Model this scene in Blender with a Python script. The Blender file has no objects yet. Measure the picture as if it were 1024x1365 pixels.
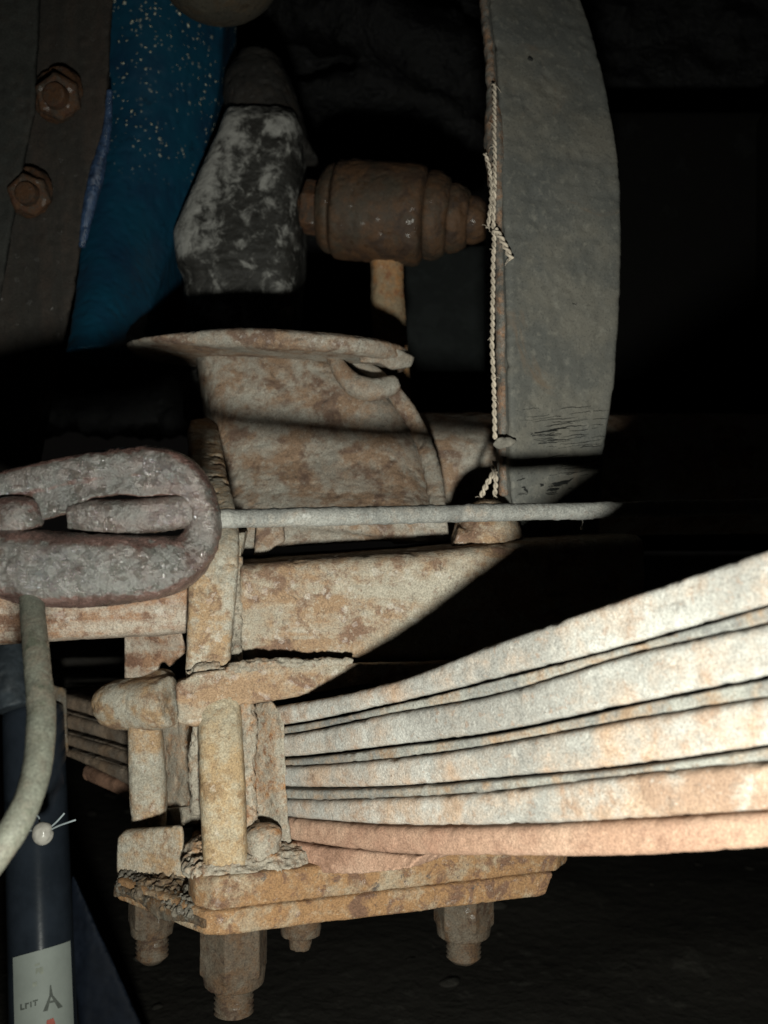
import bpy, bmesh, math, random
import numpy as np
from mathutils import Vector, Matrix, Euler

random.seed(7)
sc = bpy.context.scene
COL = sc.collection
F = 1334.0                                   # focal length in photo pixels (photo is 1024 x 1365)

# ------------------------------------------------------------------ camera, world, lamp, exposure
cd = bpy.data.cameras.new('camera')
cam = bpy.data.objects.new('camera', cd); COL.objects.link(cam)
cd.sensor_fit = 'HORIZONTAL'; cd.sensor_width = 36.0; cd.lens = 36.0 * F / 1024.0
cam.location = (0, 0, 0); cam.rotation_euler = (math.radians(90), 0, 0)
cd.clip_start = 0.01; cd.clip_end = 60
cd.dof.use_dof = True; cd.dof.focus_distance = 0.43; cd.dof.aperture_fstop = 17
sc.camera = cam

w = bpy.data.worlds.new('World'); sc.world = w; w.use_nodes = True
bg = w.node_tree.nodes['Background']
bg.inputs['Color'].default_value = (1.0, 0.93, 0.85, 1); bg.inputs['Strength'].default_value = 0.0025

ld = bpy.data.lights.new('flash', 'SPOT')
ld.energy = 12.5; ld.shadow_soft_size = 0.014; ld.color = (0.97, 0.985, 0.885)
ld.spot_size = math.radians(104); ld.spot_blend = 1.0
flash = bpy.data.objects.new('flash', ld); COL.objects.link(flash)
flash.location = (0.012, 0.0, -0.12)
aim = Vector((0.045, 0.42, -0.085))
flash.rotation_euler = (aim - flash.location).to_track_quat('-Z', 'Y').to_euler()

sc.view_settings.view_transform = 'Standard'; sc.view_settings.look = 'None'
sc.view_settings.exposure = 0.0; sc.view_settings.gamma = 1.0
sc.cycles.max_bounces = 4; sc.cycles.diffuse_bounces = 1; sc.cycles.glossy_bounces = 2

# ------------------------------------------------------------------ helpers
def P(px, py, d):
    """world point seen at photo pixel (px, py) at distance d along the view"""
    return np.array(((px - 512.0) / F * d, d, (682.5 - py) / F * d))

def _hash(ix, iy, iz, seed):
    h = (ix * np.uint32(374761393) + iy * np.uint32(668265263) + iz * np.uint32(2246822519) + np.uint32(seed * 3266489917 & 0xffffffff))
    h = (h ^ (h >> np.uint32(13))) * np.uint32(1274126177)
    h = (h ^ (h >> np.uint32(16))) * np.uint32(2654435761)
    h = h ^ (h >> np.uint32(15))
    return h.astype(np.float64) / 4294967295.0

def vnoise(p, seed=0):
    i = np.floor(p).astype(np.int64); f = p - i
    u = f * f * f * (f * (f * 6 - 15) + 10)
    i = i.astype(np.uint32)
    r = 0
    for a in (0, 1):
        wx = u[:, 0] if a else 1 - u[:, 0]
        for b in (0, 1):
            wy = u[:, 1] if b else 1 - u[:, 1]
            for c in (0, 1):
                wz = u[:, 2] if c else 1 - u[:, 2]
                r = r + wx * wy * wz * _hash(i[:, 0] + np.uint32(a), i[:, 1] + np.uint32(b), i[:, 2] + np.uint32(c), seed)
    return r * 2 - 1

ROT = np.array(((0.36, 0.48, -0.8), (-0.8, 0.6, 0.0), (0.48, 0.64, 0.6)))
def fbm(p, scale, octaves=4, rough=0.5, seed=0):
    q = np.asarray(p, float) * scale; a = 1.0; s = 0; t = 0
    for k in range(octaves):
        s = s + a * vnoise(q + 17.3 * k, seed + k); t += a
        q = (q @ ROT.T) * 2.03; a *= rough
    return s / t

def cr(pts, n):
    """Catmull-Rom through rows of pts, n samples"""
    p = np.asarray(pts, float)
    p = np.vstack((2 * p[0] - p[1], p, 2 * p[-1] - p[-2]))
    m = len(p) - 3
    out = []
    for t in np.linspace(0, m - 1e-6, n):
        k = int(t); x = t - k
        a, b, c, d = p[k], p[k + 1], p[k + 2], p[k + 3]
        out.append(0.5 * (2 * b + (c - a) * x + (2 * a - 5 * b + 4 * c - d) * x * x + (3 * b - 3 * c + d - a) * x ** 3))
    return np.array(out)

def loft(rings, cap=True):
    n = len(rings[0]); v = np.vstack(rings); f = []
    for k in range(len(rings) - 1):
        for j in range(n):
            j2 = (j + 1) % n
            f.append((k * n + j, k * n + j2, (k + 1) * n + j2, (k + 1) * n + j))
    if cap:
        f.append(tuple(reversed(range(n)))); b = (len(rings) - 1) * n
        f.append(tuple(b + j for j in range(n)))
    return v, f

def tube(pts, radii, n=20, samples=None, power=2.0, ref=None, aspect=1.0, spin=0.0):
    """sweep; radii one per control point; superellipse section"""
    pts = np.asarray(pts, float); radii = np.broadcast_to(np.asarray(radii, float), (len(pts),))
    c = np.hstack((pts, radii[:, None]))
    c = cr(c, samples or (len(pts) * 8))
    p, r = c[:, :3], c[:, 3]
    t = np.gradient(p, axis=0); t /= np.linalg.norm(t, axis=1)[:, None]
    up = np.array(ref if ref is not None else (0.13, -0.99, 0.05), float)
    rings = []
    for k in range(len(p)):
        a = np.cross(t[k], up); a /= np.linalg.norm(a); b = np.cross(a, t[k])
        up = b
        th = np.linspace(0, 2 * np.pi, n, endpoint=False) + spin
        cs, sn = np.cos(th), np.sin(th)
        x = np.sign(cs) * np.abs(cs) ** (2 / power); y = np.sign(sn) * np.abs(sn) ** (2 / power)
        rings.append(p[k] + r[k] * (x[:, None] * a + aspect * y[:, None] * b))
    return loft(rings)

def box(c, ax, ay, az):
    c, ax, ay, az = (np.asarray(q, float) for q in (c, ax, ay, az))
    v = [c + i * ax + j * ay + k * az for k in (-1, 1) for j in (-1, 1) for i in (-1, 1)]
    return np.array(v), [(0, 2, 3, 1), (4, 5, 7, 6), (0, 1, 5, 4), (2, 6, 7, 3), (0, 4, 6, 2), (1, 3, 7, 5)]

def prism(front, back):
    """closed solid between two equal polygons"""
    return loft([np.asarray(front, float), np.asarray(back, float)])

def cyl(p0, p1, r0, r1, n=32, power=2.0, spin=0.0, ref=None):
    return tube([p0, p1], [r0, r1], n=n, samples=2, power=power, spin=spin, ref=ref)

def hexa(p0, p1, r, spin=0.0, ch=0.12):
    """hexagonal nut between two points with chamfered ends"""
    p0, p1 = np.asarray(p0, float), np.asarray(p1, float)
    q = [p0, p0 + (p1 - p0) * ch, p0 + (p1 - p0) * (1 - ch), p1]
    rings = []
    t = (p1 - p0) / np.linalg.norm(p1 - p0)
    a = np.cross(t, (0.2, 0.95, 0.1)); a /= np.linalg.norm(a); b = np.cross(a, t)
    for k, c in enumerate(q):
        rr = r * (0.88 if k in (0, 3) else 1.0)
        th = np.linspace(0, 2 * np.pi, 6, endpoint=False) + spin
        rings.append(c + rr * (np.cos(th)[:, None] * a + np.sin(th)[:, None] * b))
    return loft(rings)

def ellipsoid(c, ax, ay, az, nu=20, nv=12):
    c, ax, ay, az = (np.asarray(q, float) for q in (c, ax, ay, az))
    rings = []
    for v in np.linspace(0.06, np.pi - 0.06, nv):
        th = np.linspace(0, 2 * np.pi, nu, endpoint=False)
        rings.append(c + np.sin(v) * (np.cos(th)[:, None] * ax + np.sin(th)[:, None] * ay) + np.cos(v) * az)
    return loft(rings)

def pxloft(rows, n=40, power=3.0):
    """rows (py, xl, xr, d_front, depth): superellipse sections in horizontal planes"""
    rings = []
    for py, xl, xr, d, dep in rows:
        dm = d + dep * 0.25
        x0 = (xl - 512) / F * dm; x1 = (xr - 512) / F * dm; z = (682.5 - py) / F * d
        th = np.linspace(0, 2 * np.pi, n, endpoint=False)
        cs, sn = np.cos(th), np.sin(th)
        x = (x0 + x1) / 2 + (x1 - x0) / 2 * np.sign(cs) * np.abs(cs) ** (2 / power)
        y = d + dep / 2 + dep / 2 * np.sign(sn) * np.abs(sn) ** (2 / power)
        rings.append(np.stack((x, y, np.full(n, z)), 1))
    return loft(rings)

def joinm(shapes):
    vs, fs, o = [], [], 0
    for v, f in shapes:
        vs.append(np.asarray(v)); fs += [tuple(i + o for i in q) for q in f]; o += len(v)
    return np.vstack(vs), fs

def mesh_from(name, v, f):
    me = bpy.data.meshes.new(name)
    me.from_pydata(np.asarray(v).tolist(), [], f)
    me.update()
    bm = bmesh.new(); bm.from_mesh(me); bmesh.ops.recalc_face_normals(bm, faces=bm.faces); bm.to_mesh(me); bm.free()
    return me

def remesh(shapes, voxel):
    v, f = joinm(shapes)
    me = mesh_from('temp', v, f)
    ob = bpy.data.objects.new('temp', me); COL.objects.link(ob)
    m = ob.modifiers.new('r', 'REMESH'); m.mode = 'VOXEL'; m.voxel_size = voxel; m.adaptivity = 0
    dg = bpy.context.evaluated_depsgraph_get(); dg.update()
    out = bpy.data.meshes.new_from_object(ob.evaluated_get(dg))
    bpy.data.objects.remove(ob); bpy.data.meshes.remove(me)
    return out

def coords(me):
    a = np.empty(len(me.vertices) * 3, np.float32); me.vertices.foreach_get('co', a)
    return a.reshape(-1, 3).astype(float)

def normals(me):
    a = np.empty(len(me.vertices) * 3, np.float32); me.vertices.foreach_get('normal', a)
    return a.reshape(-1, 3).astype(float)

def setco(me, c):
    me.vertices.foreach_set('co', np.asarray(c, np.float32).ravel()); me.update()

def relax(me, it):
    e = np.empty(len(me.edges) * 2, np.int32); me.edges.foreach_get('vertices', e); e = e.reshape(-1, 2)
    n = len(me.vertices); c = coords(me)
    deg = np.bincount(e.ravel(), minlength=n)[:, None]
    for _ in range(it):
        s = np.zeros((n, 3))
        for k in range(3):
            s[:, k] = np.bincount(e[:, 0], c[e[:, 1], k], n) + np.bincount(e[:, 1], c[e[:, 0], k], n)
        c = 0.45 * c + 0.55 * s / np.maximum(deg, 1)
    setco(me, c)

def roughen(me, layers, seed=0):
    """layers: (amplitude m, scale 1/m, octaves, mode)"""
    c = coords(me); nr = normals(me); h = np.zeros(len(c))
    for k, (amp, scale, octv, mode) in enumerate(layers):
        q = fbm(c, scale, octv, 0.55, seed + 11 * k)
        if mode == 'pit': q = -np.clip(q - 0.12, 0, 1) * 3
        elif mode == 'lump': q = np.clip(q - 0.08, 0, 1) * 3
        elif mode == 'ridge': q = 0.5 - np.abs(q) * 2.5
        h += amp * q
    setco(me, c + nr * h[:, None])

ALL = []
def link(name, me, mat, parent=None, smooth=True):
    """one mesh object, origin moved to the base of its own geometry"""
    c = coords(me)
    o0 = np.array(((c[:, 0].min() + c[:, 0].max()) / 2, (c[:, 1].min() + c[:, 1].max()) / 2, c[:, 2].min()))
    setco(me, c - o0)
    me.name = name
    ob = bpy.data.objects.new(name, me); COL.objects.link(ob)
    if smooth is True:
        me.polygons.foreach_set('use_smooth', np.ones(len(me.polygons), bool))
    elif smooth:
        me.polygons.foreach_set('use_smooth', np.ones(len(me.polygons), bool)); me.set_sharp_from_angle(angle=math.radians(smooth))
    if mat: me.materials.append(mat)
    if parent is not None:
        ob.parent = parent
        pl = Vector(o0)
        q = parent
        while q is not None:
            pl = pl - q.location; q = q.parent
        ob.location = pl
    else:
        ob.location = o0
    ALL.append(ob)
    return ob

def thing(name, loc, label, cat, group=None):
    o = bpy.data.objects.new(name, None); COL.objects.link(o); o.location = Vector(np.asarray(loc, float)); o.empty_display_size = 0.02
    o['label'] = label; o['category'] = cat
    if group: o['group'] = group
    return o

def tag(o, label, cat, group=None):
    o['label'] = label; o['category'] = cat
    if group: o['group'] = group
    return o

ROUGH = [(0.00045, 28, 3, 'n'), (0.00014, 170, 3, 'n'), (0.00022, 70, 5, 'lump'), (0.00045, 210, 3, 'pit'), (0.00012, 600, 2, 'n')]
GRIT = [(0.0005, 30, 3, 'n'), (0.00015, 160, 3, 'n'), (0.0005, 120, 4, 'pit'), (0.00018, 420, 3, 'lump'), (0.00012, 700, 2, 'n')]
FINE = [(0.0005, 60, 3, 'n'), (0.0003, 220, 3, 'n'), (0.0004, 300, 2, 'pit'), (0.00015, 700, 2, 'n')]
def set_wear(me, v):
    a = me.attributes.new('wear', 'FLOAT', 'POINT'); a.data.foreach_set('value', np.asarray(v, np.float32))
def cast(name, shapes, mat, parent=None, voxel=0.0011, smooth=4, rough=ROUGH, k=1.0, seed=0, wearf=None):
    me = remesh(shapes, voxel)
    relax(me, smooth)
    roughen(me, [(a * k, s, o, m) for a, s, o, m in rough], seed)
    if wearf is not None: set_wear(me, wearf(coords(me), normals(me)))
    return link(name, me, mat, parent)

# ------------------------------------------------------------------ materials
def NT(name):
    m = bpy.data.materials.new(name); m.use_nodes = True
    nt = m.node_tree; b = nt.nodes['Principled BSDF']
    return m, nt, b

def nd(nt, kind, **kw):
    n = nt.nodes.new(kind)
    for k, v in kw.items():
        if k in n.inputs: n.inputs[k].default_value = v
        else: setattr(n, k, v)
    return n

def ramp(nt, src, lo, hi, invert=False):
    if lo > hi: lo, hi, invert = hi, lo, not invert
    r = nt.nodes.new('ShaderNodeMapRange'); r.interpolation_type = 'SMOOTHSTEP'
    r.inputs['From Min'].default_value = lo; r.inputs['From Max'].default_value = hi
    r.inputs['To Min'].default_value = 1.0 if invert else 0.0; r.inputs['To Max'].default_value = 0.0 if invert else 1.0
    nt.links.new(src, r.inputs['Value']); return r.outputs['Result']

def mixc(nt, fac, a, b, mode='MIX'):
    m = nt.nodes.new('ShaderNodeMix'); m.data_type = 'RGBA'; m.blend_type = mode
    if isinstance(fac, float): m.inputs['Factor'].default_value = fac
    else: nt.links.new(fac, m.inputs['Factor'])
    for s, q in ((m.inputs[6], a), (m.inputs[7], b)):
        if isinstance(q, tuple): s.default_value = (*q, 1) if len(q) == 3 else q
        else: nt.links.new(q, s)
    return m.outputs[2]

def mth(nt, op, a, b=None):
    m = nt.nodes.new('ShaderNodeMath'); m.operation = op
    for s, q in zip(m.inputs, (a, b)):
        if q is None: continue
        if isinstance(q, (int, float)): s.default_value = q
        else: nt.links.new(q, s)
    return m.outputs[0]

def noise(nt, vec, scale, detail=6, rough=0.6, dist=0.0):
    n = nd(nt, 'ShaderNodeTexNoise'); n.inputs['Scale'].default_value = scale
    n.inputs['Detail'].default_value = detail; n.inputs['Roughness'].default_value = rough; n.inputs['Distortion'].default_value = dist
    nt.links.new(vec, n.inputs['Vector']); return n.outputs['Fac']

def weather(name, dirt=(0.40, 0.365, 0.30), dirt2=(0.25, 0.225, 0.185), rust=(0.33, 0.155, 0.055), rust2=(0.15, 0.065, 0.035), dark=(0.06, 0.048, 0.04),
            amount=0.5, scale=42.0, stretch=(1, 1, 1), rot=(0, 0, 0), bump=0.5, sparkle=0.25, rough=0.72, edge=None, edge_amt=0.0, darks=0.5, pale=0.5, wear=None, soft=0.09, spec=0.3):
    m, nt, b = NT(name)
    tc = nd(nt, 'ShaderNodeTexCoord')
    mp = nd(nt, 'ShaderNodeMapping'); mp.inputs['Scale'].default_value = stretch; mp.inputs['Rotation'].default_value = rot
    geo = nd(nt, 'ShaderNodeNewGeometry')
    oi = nd(nt, 'ShaderNodeObjectInfo')
    off = nd(nt, 'ShaderNodeVectorMath', operation='ADD')
    nt.links.new(tc.outputs['Object'], off.inputs[0])
    sc_ = nd(nt, 'ShaderNodeVectorMath', operation='SCALE'); sc_.inputs['Scale'].default_value = 3.0
    nt.links.new(oi.outputs['Location'], sc_.inputs[0]); nt.links.new(sc_.outputs[0], off.inputs[1])
    nt.links.new(off.outputs[0], mp.inputs['Vector'])
    V = mp.outputs['Vector']; V0 = off.outputs[0]
    n1 = noise(nt, V, scale, 7, 0.62, 0.4)
    n2 = noise(nt, V0, scale * 3.7, 6, 0.65, 0.2)
    n3 = noise(nt, V0, 1300.0, 3, 0.7)
    n4 = noise(nt, V, scale * 0.55, 3, 0.5)
    n5 = noise(nt, V0, scale * 1.7, 6, 0.6, 0.8)
    drift = mth(nt, 'ADD', mth(nt, 'MULTIPLY', n4, 0.65), mth(nt, 'MULTIPLY', n2, 0.35))
    base = mixc(nt, ramp(nt, drift, 0.40, 0.60), dirt, dirt2)
    mixn = mth(nt, 'ADD', mth(nt, 'MULTIPLY', n1, 0.62), mth(nt, 'MULTIPLY', n2, 0.38))
    th = 0.60 - 0.20 * amount
    half = tuple(0.55 * a + 0.45 * c for a, c in zip(rust, dirt))
    col = mixc(nt, ramp(nt, mixn, th - 0.11, th + 0.05), base, half)                       # broad stain
    col = mixc(nt, mth(nt, 'MULTIPLY', ramp(nt, mixn, th - 0.015, th - 0.015 + soft), 0.85), col, rust)      # rust proper
    col = mixc(nt, mth(nt, 'MULTIPLY', ramp(nt, n5, 0.50, 0.60), mth(nt, 'MULTIPLY', ramp(nt, mixn, th - 0.05, th + 0.06), 0.85)), col, rust2)
    n6 = noise(nt, V0, 330.0, 6, 0.72, 0.2)
    dk = mth(nt, 'MULTIPLY', ramp(nt, noise(nt, V0, 130.0, 7, 0.74, 0.5), 0.595, 0.665), darks * 0.9)
    col = mixc(nt, dk, col, dark)
    col = mixc(nt, mth(nt, 'MULTIPLY', ramp(nt, n6, 0.565, 0.64), 0.55), col, rust2)
    col = mixc(nt, mth(nt, 'MULTIPLY', ramp(nt, n6, 0.43, 0.35), 0.6 * pale + 0.1), col, tuple(min(0.66, 1.3 * q) for q in dirt))
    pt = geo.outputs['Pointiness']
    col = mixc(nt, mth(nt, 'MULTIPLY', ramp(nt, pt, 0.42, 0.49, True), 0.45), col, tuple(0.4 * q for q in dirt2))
    if wear:
        at = nd(nt, 'ShaderNodeAttribute', attribute_name='wear')
        wf_ = ramp(nt, mth(nt, 'ADD', at.outputs['Fac'], mth(nt, 'MULTIPLY', mth(nt, 'SUBTRACT', n2, 0.5), 0.9)), 0.35, 0.75)
        col = mixc(nt, mth(nt, 'MULTIPLY', wf_, 0.85), col, mixc(nt, ramp(nt, n5, 0.4, 0.62), wear, tuple(0.45 * q for q in wear)))
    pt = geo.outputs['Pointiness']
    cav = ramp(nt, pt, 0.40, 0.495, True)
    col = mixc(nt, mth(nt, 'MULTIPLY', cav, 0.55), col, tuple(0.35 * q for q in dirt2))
    fine = nd(nt, 'ShaderNodeMapRange'); fine.inputs['To Min'].default_value = 0.60; fine.inputs['To Max'].default_value = 1.40
    fine.inputs['From Min'].default_value = 0.3; fine.inputs['From Max'].default_value = 0.7
    nt.links.new(n3, fine.inputs['Value'])
    hs = nd(nt, 'ShaderNodeHueSaturation'); nt.links.new(fine.outputs[0], hs.inputs['Value']); nt.links.new(col, hs.inputs['Color'])
    nt.links.new(hs.outputs[0], b.inputs['Base Color'])
    # flakes that catch the flash
    vo = nd(nt, 'ShaderNodeTexVoronoi'); vo.inputs['Scale'].default_value = 420.0
    nt.links.new(V0, vo.inputs['Vector'])
    sx = nd(nt, 'ShaderNodeSeparateColor'); nt.links.new(vo.outputs['Color'], sx.inputs[0])
    fl = mth(nt, 'MULTIPLY', mth(nt, 'GREATER_THAN', sx.outputs[0], 1 - 0.4 * sparkle), ramp(nt, n5, 0.40, 0.55))
    rg = mth(nt, 'SUBTRACT', mth(nt, 'ADD', rough, mth(nt, 'MULTIPLY', n2, 0.2)), mth(nt, 'MULTIPLY', fl, 0.45))
    nt.links.new(rg, b.inputs['Roughness'])
    nt.links.new(mth(nt, 'ADD', spec, mth(nt, 'MULTIPLY', fl, 0.5)), b.inputs['Specular IOR Level'])
    h = mth(nt, 'ADD', mth(nt, 'MULTIPLY', n3, 0.35), mth(nt, 'ADD', mth(nt, 'MULTIPLY', n2, 0.45), mth(nt, 'MULTIPLY', n6, 0.55)))
    h = mth(nt, 'ADD', h, mth(nt, 'MULTIPLY', mth(nt, 'MULTIPLY', sx.outputs[1], fl), 0.25))
    bp = nd(nt, 'ShaderNodeBump'); bp.inputs['Strength'].default_value = bump; bp.inputs['Distance'].default_value = 0.0012
    nt.links.new(h, bp.inputs['Height']); nt.links.new(bp.outputs[0], b.inputs['Normal'])
    return m

def plain(name, col, rough=0.6, spec=0.3, var=0.25, scale=120, bump=0.15, metallic=0.0):
    m, nt, b = NT(name)
    tc = nd(nt, 'ShaderNodeTexCoord')
    n = noise(nt, tc.outputs['Object'], scale, 6, 0.65)
    c = mixc(nt, ramp(nt, n, 0.3, 0.7), tuple(q * (1 - var) for q in col), tuple(q * (1 + var) for q in col))
    nt.links.new(c, b.inputs['Base Color']); b.inputs['Roughness'].default_value = rough; b.inputs['Specular IOR Level'].default_value = spec
    b.inputs['Metallic'].default_value = metallic
    bp = nd(nt, 'ShaderNodeBump'); bp.inputs['Strength'].default_value = bump; bp.inputs['Distance'].default_value = 0.001
    nt.links.new(noise(nt, tc.outputs['Object'], scale * 4, 4, 0.6), bp.inputs['Height']); nt.links.new(bp.outputs[0], b.inputs['Normal'])
    return m

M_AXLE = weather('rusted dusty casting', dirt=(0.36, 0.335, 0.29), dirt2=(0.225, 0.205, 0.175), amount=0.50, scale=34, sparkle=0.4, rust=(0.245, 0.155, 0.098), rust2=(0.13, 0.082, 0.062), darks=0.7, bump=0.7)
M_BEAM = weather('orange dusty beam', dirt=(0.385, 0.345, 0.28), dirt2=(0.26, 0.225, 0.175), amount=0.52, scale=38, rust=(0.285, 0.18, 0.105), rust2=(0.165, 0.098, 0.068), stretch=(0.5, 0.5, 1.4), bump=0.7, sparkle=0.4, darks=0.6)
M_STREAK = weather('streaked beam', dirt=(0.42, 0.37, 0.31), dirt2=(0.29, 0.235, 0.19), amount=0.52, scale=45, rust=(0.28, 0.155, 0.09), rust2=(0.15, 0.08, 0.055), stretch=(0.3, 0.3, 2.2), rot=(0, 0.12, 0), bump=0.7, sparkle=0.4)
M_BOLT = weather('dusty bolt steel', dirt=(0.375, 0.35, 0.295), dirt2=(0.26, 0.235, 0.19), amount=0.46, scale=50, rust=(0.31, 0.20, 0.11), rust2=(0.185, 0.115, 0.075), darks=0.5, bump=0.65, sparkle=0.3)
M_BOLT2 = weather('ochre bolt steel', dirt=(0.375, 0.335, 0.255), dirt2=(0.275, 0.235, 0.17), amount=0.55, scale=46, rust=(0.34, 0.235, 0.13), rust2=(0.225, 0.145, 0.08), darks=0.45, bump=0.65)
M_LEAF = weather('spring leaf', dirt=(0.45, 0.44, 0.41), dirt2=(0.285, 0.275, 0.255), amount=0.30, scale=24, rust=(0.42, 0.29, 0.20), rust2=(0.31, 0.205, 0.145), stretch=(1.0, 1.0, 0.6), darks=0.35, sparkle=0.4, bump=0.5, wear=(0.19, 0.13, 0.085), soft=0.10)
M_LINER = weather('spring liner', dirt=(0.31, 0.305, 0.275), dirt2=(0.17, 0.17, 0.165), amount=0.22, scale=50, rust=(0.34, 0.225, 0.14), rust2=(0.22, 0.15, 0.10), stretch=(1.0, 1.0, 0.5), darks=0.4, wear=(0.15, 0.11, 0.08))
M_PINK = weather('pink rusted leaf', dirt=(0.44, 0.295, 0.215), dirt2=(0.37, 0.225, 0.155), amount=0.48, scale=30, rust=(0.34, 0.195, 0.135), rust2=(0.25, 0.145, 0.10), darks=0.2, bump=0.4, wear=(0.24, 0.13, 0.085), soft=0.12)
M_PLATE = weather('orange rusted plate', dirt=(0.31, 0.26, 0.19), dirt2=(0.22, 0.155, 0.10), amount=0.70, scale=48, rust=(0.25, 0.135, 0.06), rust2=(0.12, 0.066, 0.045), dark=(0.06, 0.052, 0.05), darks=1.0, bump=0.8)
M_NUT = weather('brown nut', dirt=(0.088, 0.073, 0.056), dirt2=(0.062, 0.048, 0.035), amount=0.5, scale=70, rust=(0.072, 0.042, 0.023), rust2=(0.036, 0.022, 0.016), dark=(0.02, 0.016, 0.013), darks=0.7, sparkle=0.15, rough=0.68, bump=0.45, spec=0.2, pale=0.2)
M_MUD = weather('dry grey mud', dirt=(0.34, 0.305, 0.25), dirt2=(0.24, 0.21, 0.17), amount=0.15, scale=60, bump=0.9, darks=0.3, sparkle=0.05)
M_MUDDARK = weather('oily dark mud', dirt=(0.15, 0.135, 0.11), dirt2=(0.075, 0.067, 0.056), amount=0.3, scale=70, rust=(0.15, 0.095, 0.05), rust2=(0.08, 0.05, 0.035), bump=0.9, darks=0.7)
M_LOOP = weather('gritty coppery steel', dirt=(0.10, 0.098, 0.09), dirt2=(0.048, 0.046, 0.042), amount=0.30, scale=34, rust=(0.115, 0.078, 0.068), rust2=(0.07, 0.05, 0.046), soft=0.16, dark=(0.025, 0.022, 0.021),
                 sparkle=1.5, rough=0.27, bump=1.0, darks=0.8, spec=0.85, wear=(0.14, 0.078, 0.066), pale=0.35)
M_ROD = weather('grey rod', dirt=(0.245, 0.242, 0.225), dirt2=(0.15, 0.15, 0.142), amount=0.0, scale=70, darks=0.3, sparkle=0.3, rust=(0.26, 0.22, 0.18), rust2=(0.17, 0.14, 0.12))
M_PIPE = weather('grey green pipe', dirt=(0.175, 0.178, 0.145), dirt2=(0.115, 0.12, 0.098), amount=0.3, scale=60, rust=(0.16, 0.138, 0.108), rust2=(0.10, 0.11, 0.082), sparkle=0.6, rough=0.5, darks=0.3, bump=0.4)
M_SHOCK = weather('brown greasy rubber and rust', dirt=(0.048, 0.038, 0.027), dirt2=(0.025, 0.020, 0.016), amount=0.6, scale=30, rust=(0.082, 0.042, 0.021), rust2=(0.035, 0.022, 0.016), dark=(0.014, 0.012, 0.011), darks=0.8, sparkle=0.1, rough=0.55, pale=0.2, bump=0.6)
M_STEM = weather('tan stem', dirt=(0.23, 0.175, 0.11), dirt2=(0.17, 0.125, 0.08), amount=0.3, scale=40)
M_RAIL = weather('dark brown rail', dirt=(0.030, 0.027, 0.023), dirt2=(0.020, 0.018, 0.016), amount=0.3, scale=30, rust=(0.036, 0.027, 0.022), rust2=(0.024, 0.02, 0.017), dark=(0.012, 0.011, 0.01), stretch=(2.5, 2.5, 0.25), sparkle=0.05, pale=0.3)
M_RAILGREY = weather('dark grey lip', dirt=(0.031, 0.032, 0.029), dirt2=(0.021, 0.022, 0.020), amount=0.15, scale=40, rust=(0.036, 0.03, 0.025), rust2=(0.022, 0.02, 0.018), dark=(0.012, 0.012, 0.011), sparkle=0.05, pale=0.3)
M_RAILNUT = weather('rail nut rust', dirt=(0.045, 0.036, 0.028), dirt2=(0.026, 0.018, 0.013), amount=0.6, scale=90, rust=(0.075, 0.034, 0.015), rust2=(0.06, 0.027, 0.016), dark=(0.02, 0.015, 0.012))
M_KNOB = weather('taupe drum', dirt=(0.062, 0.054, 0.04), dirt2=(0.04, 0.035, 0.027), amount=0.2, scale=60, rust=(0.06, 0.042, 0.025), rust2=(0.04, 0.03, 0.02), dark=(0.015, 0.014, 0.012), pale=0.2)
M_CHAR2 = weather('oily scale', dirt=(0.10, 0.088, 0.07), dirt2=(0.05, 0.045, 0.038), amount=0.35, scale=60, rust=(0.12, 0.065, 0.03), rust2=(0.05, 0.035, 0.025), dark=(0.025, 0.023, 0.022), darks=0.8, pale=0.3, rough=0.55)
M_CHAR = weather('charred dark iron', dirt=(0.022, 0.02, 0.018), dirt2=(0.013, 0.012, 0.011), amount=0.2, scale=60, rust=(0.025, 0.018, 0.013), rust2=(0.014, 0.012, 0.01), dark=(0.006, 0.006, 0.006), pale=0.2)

def greasy(name, base, spot, thr, scale, rough=0.35, bump=0.8, spec=0.4, w_=1.0):
    m, nt, b = NT(name)
    tc = nd(nt, 'ShaderNodeTexCoord'); V = tc.outputs['Object']
    n = noise(nt, V, scale, 8, 0.7, 0.5); n2 = noise(nt, V, scale * 0.3, 3, 0.5)
    at = nd(nt, 'ShaderNodeAttribute', attribute_name='wear')
    f = ramp(nt, mth(nt, 'ADD', mth(nt, 'ADD', mth(nt, 'MULTIPLY', n, 0.6), mth(nt, 'MULTIPLY', n2, 0.4)), mth(nt, 'MULTIPLY', at.outputs['Fac'], 0.16)), thr - 0.03 * w_, thr + 0.06 * w_)
    nt.links.new(mixc(nt, f, base, spot), b.inputs['Base Color'])
    b.inputs['Roughness'].default_value = rough; b.inputs['Specular IOR Level'].default_value = spec
    bp = nd(nt, 'ShaderNodeBump'); bp.inputs['Strength'].default_value = bump; bp.inputs['Distance'].default_value = 0.004
    nt.links.new(noise(nt, V, scale * 1.2, 6, 0.65), bp.inputs['Height']); nt.links.new(bp.outputs[0], b.inputs['Normal'])
    return m
M_BLACK = greasy('black grease', (0.0028, 0.0028, 0.0032), (0.016, 0.016, 0.018), 0.62, 140, 0.45, 0.9, 0.25)
M_BLACK2 = greasy('matt black frame', (0.0022, 0.002, 0.0018), (0.004, 0.004, 0.0038), 0.6, 60, 0.9, 0.3, 0.08)
M_SLATE = greasy('dark slate panel', (0.007, 0.0085, 0.0085), (0.010, 0.012, 0.012), 0.5, 60, 0.8, 0.3, 0.15)
M_GREYCAST = greasy('grimy grey casting', (0.022, 0.021, 0.019), (0.27, 0.265, 0.25), 0.53, 95, 0.6, 0.6, 0.3, 1.6)
M_PALE = greasy('pale grime', (0.07, 0.063, 0.055), (0.27, 0.25, 0.235), 0.49, 80, 0.7, 0.5, 0.2, 2.0)

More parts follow.
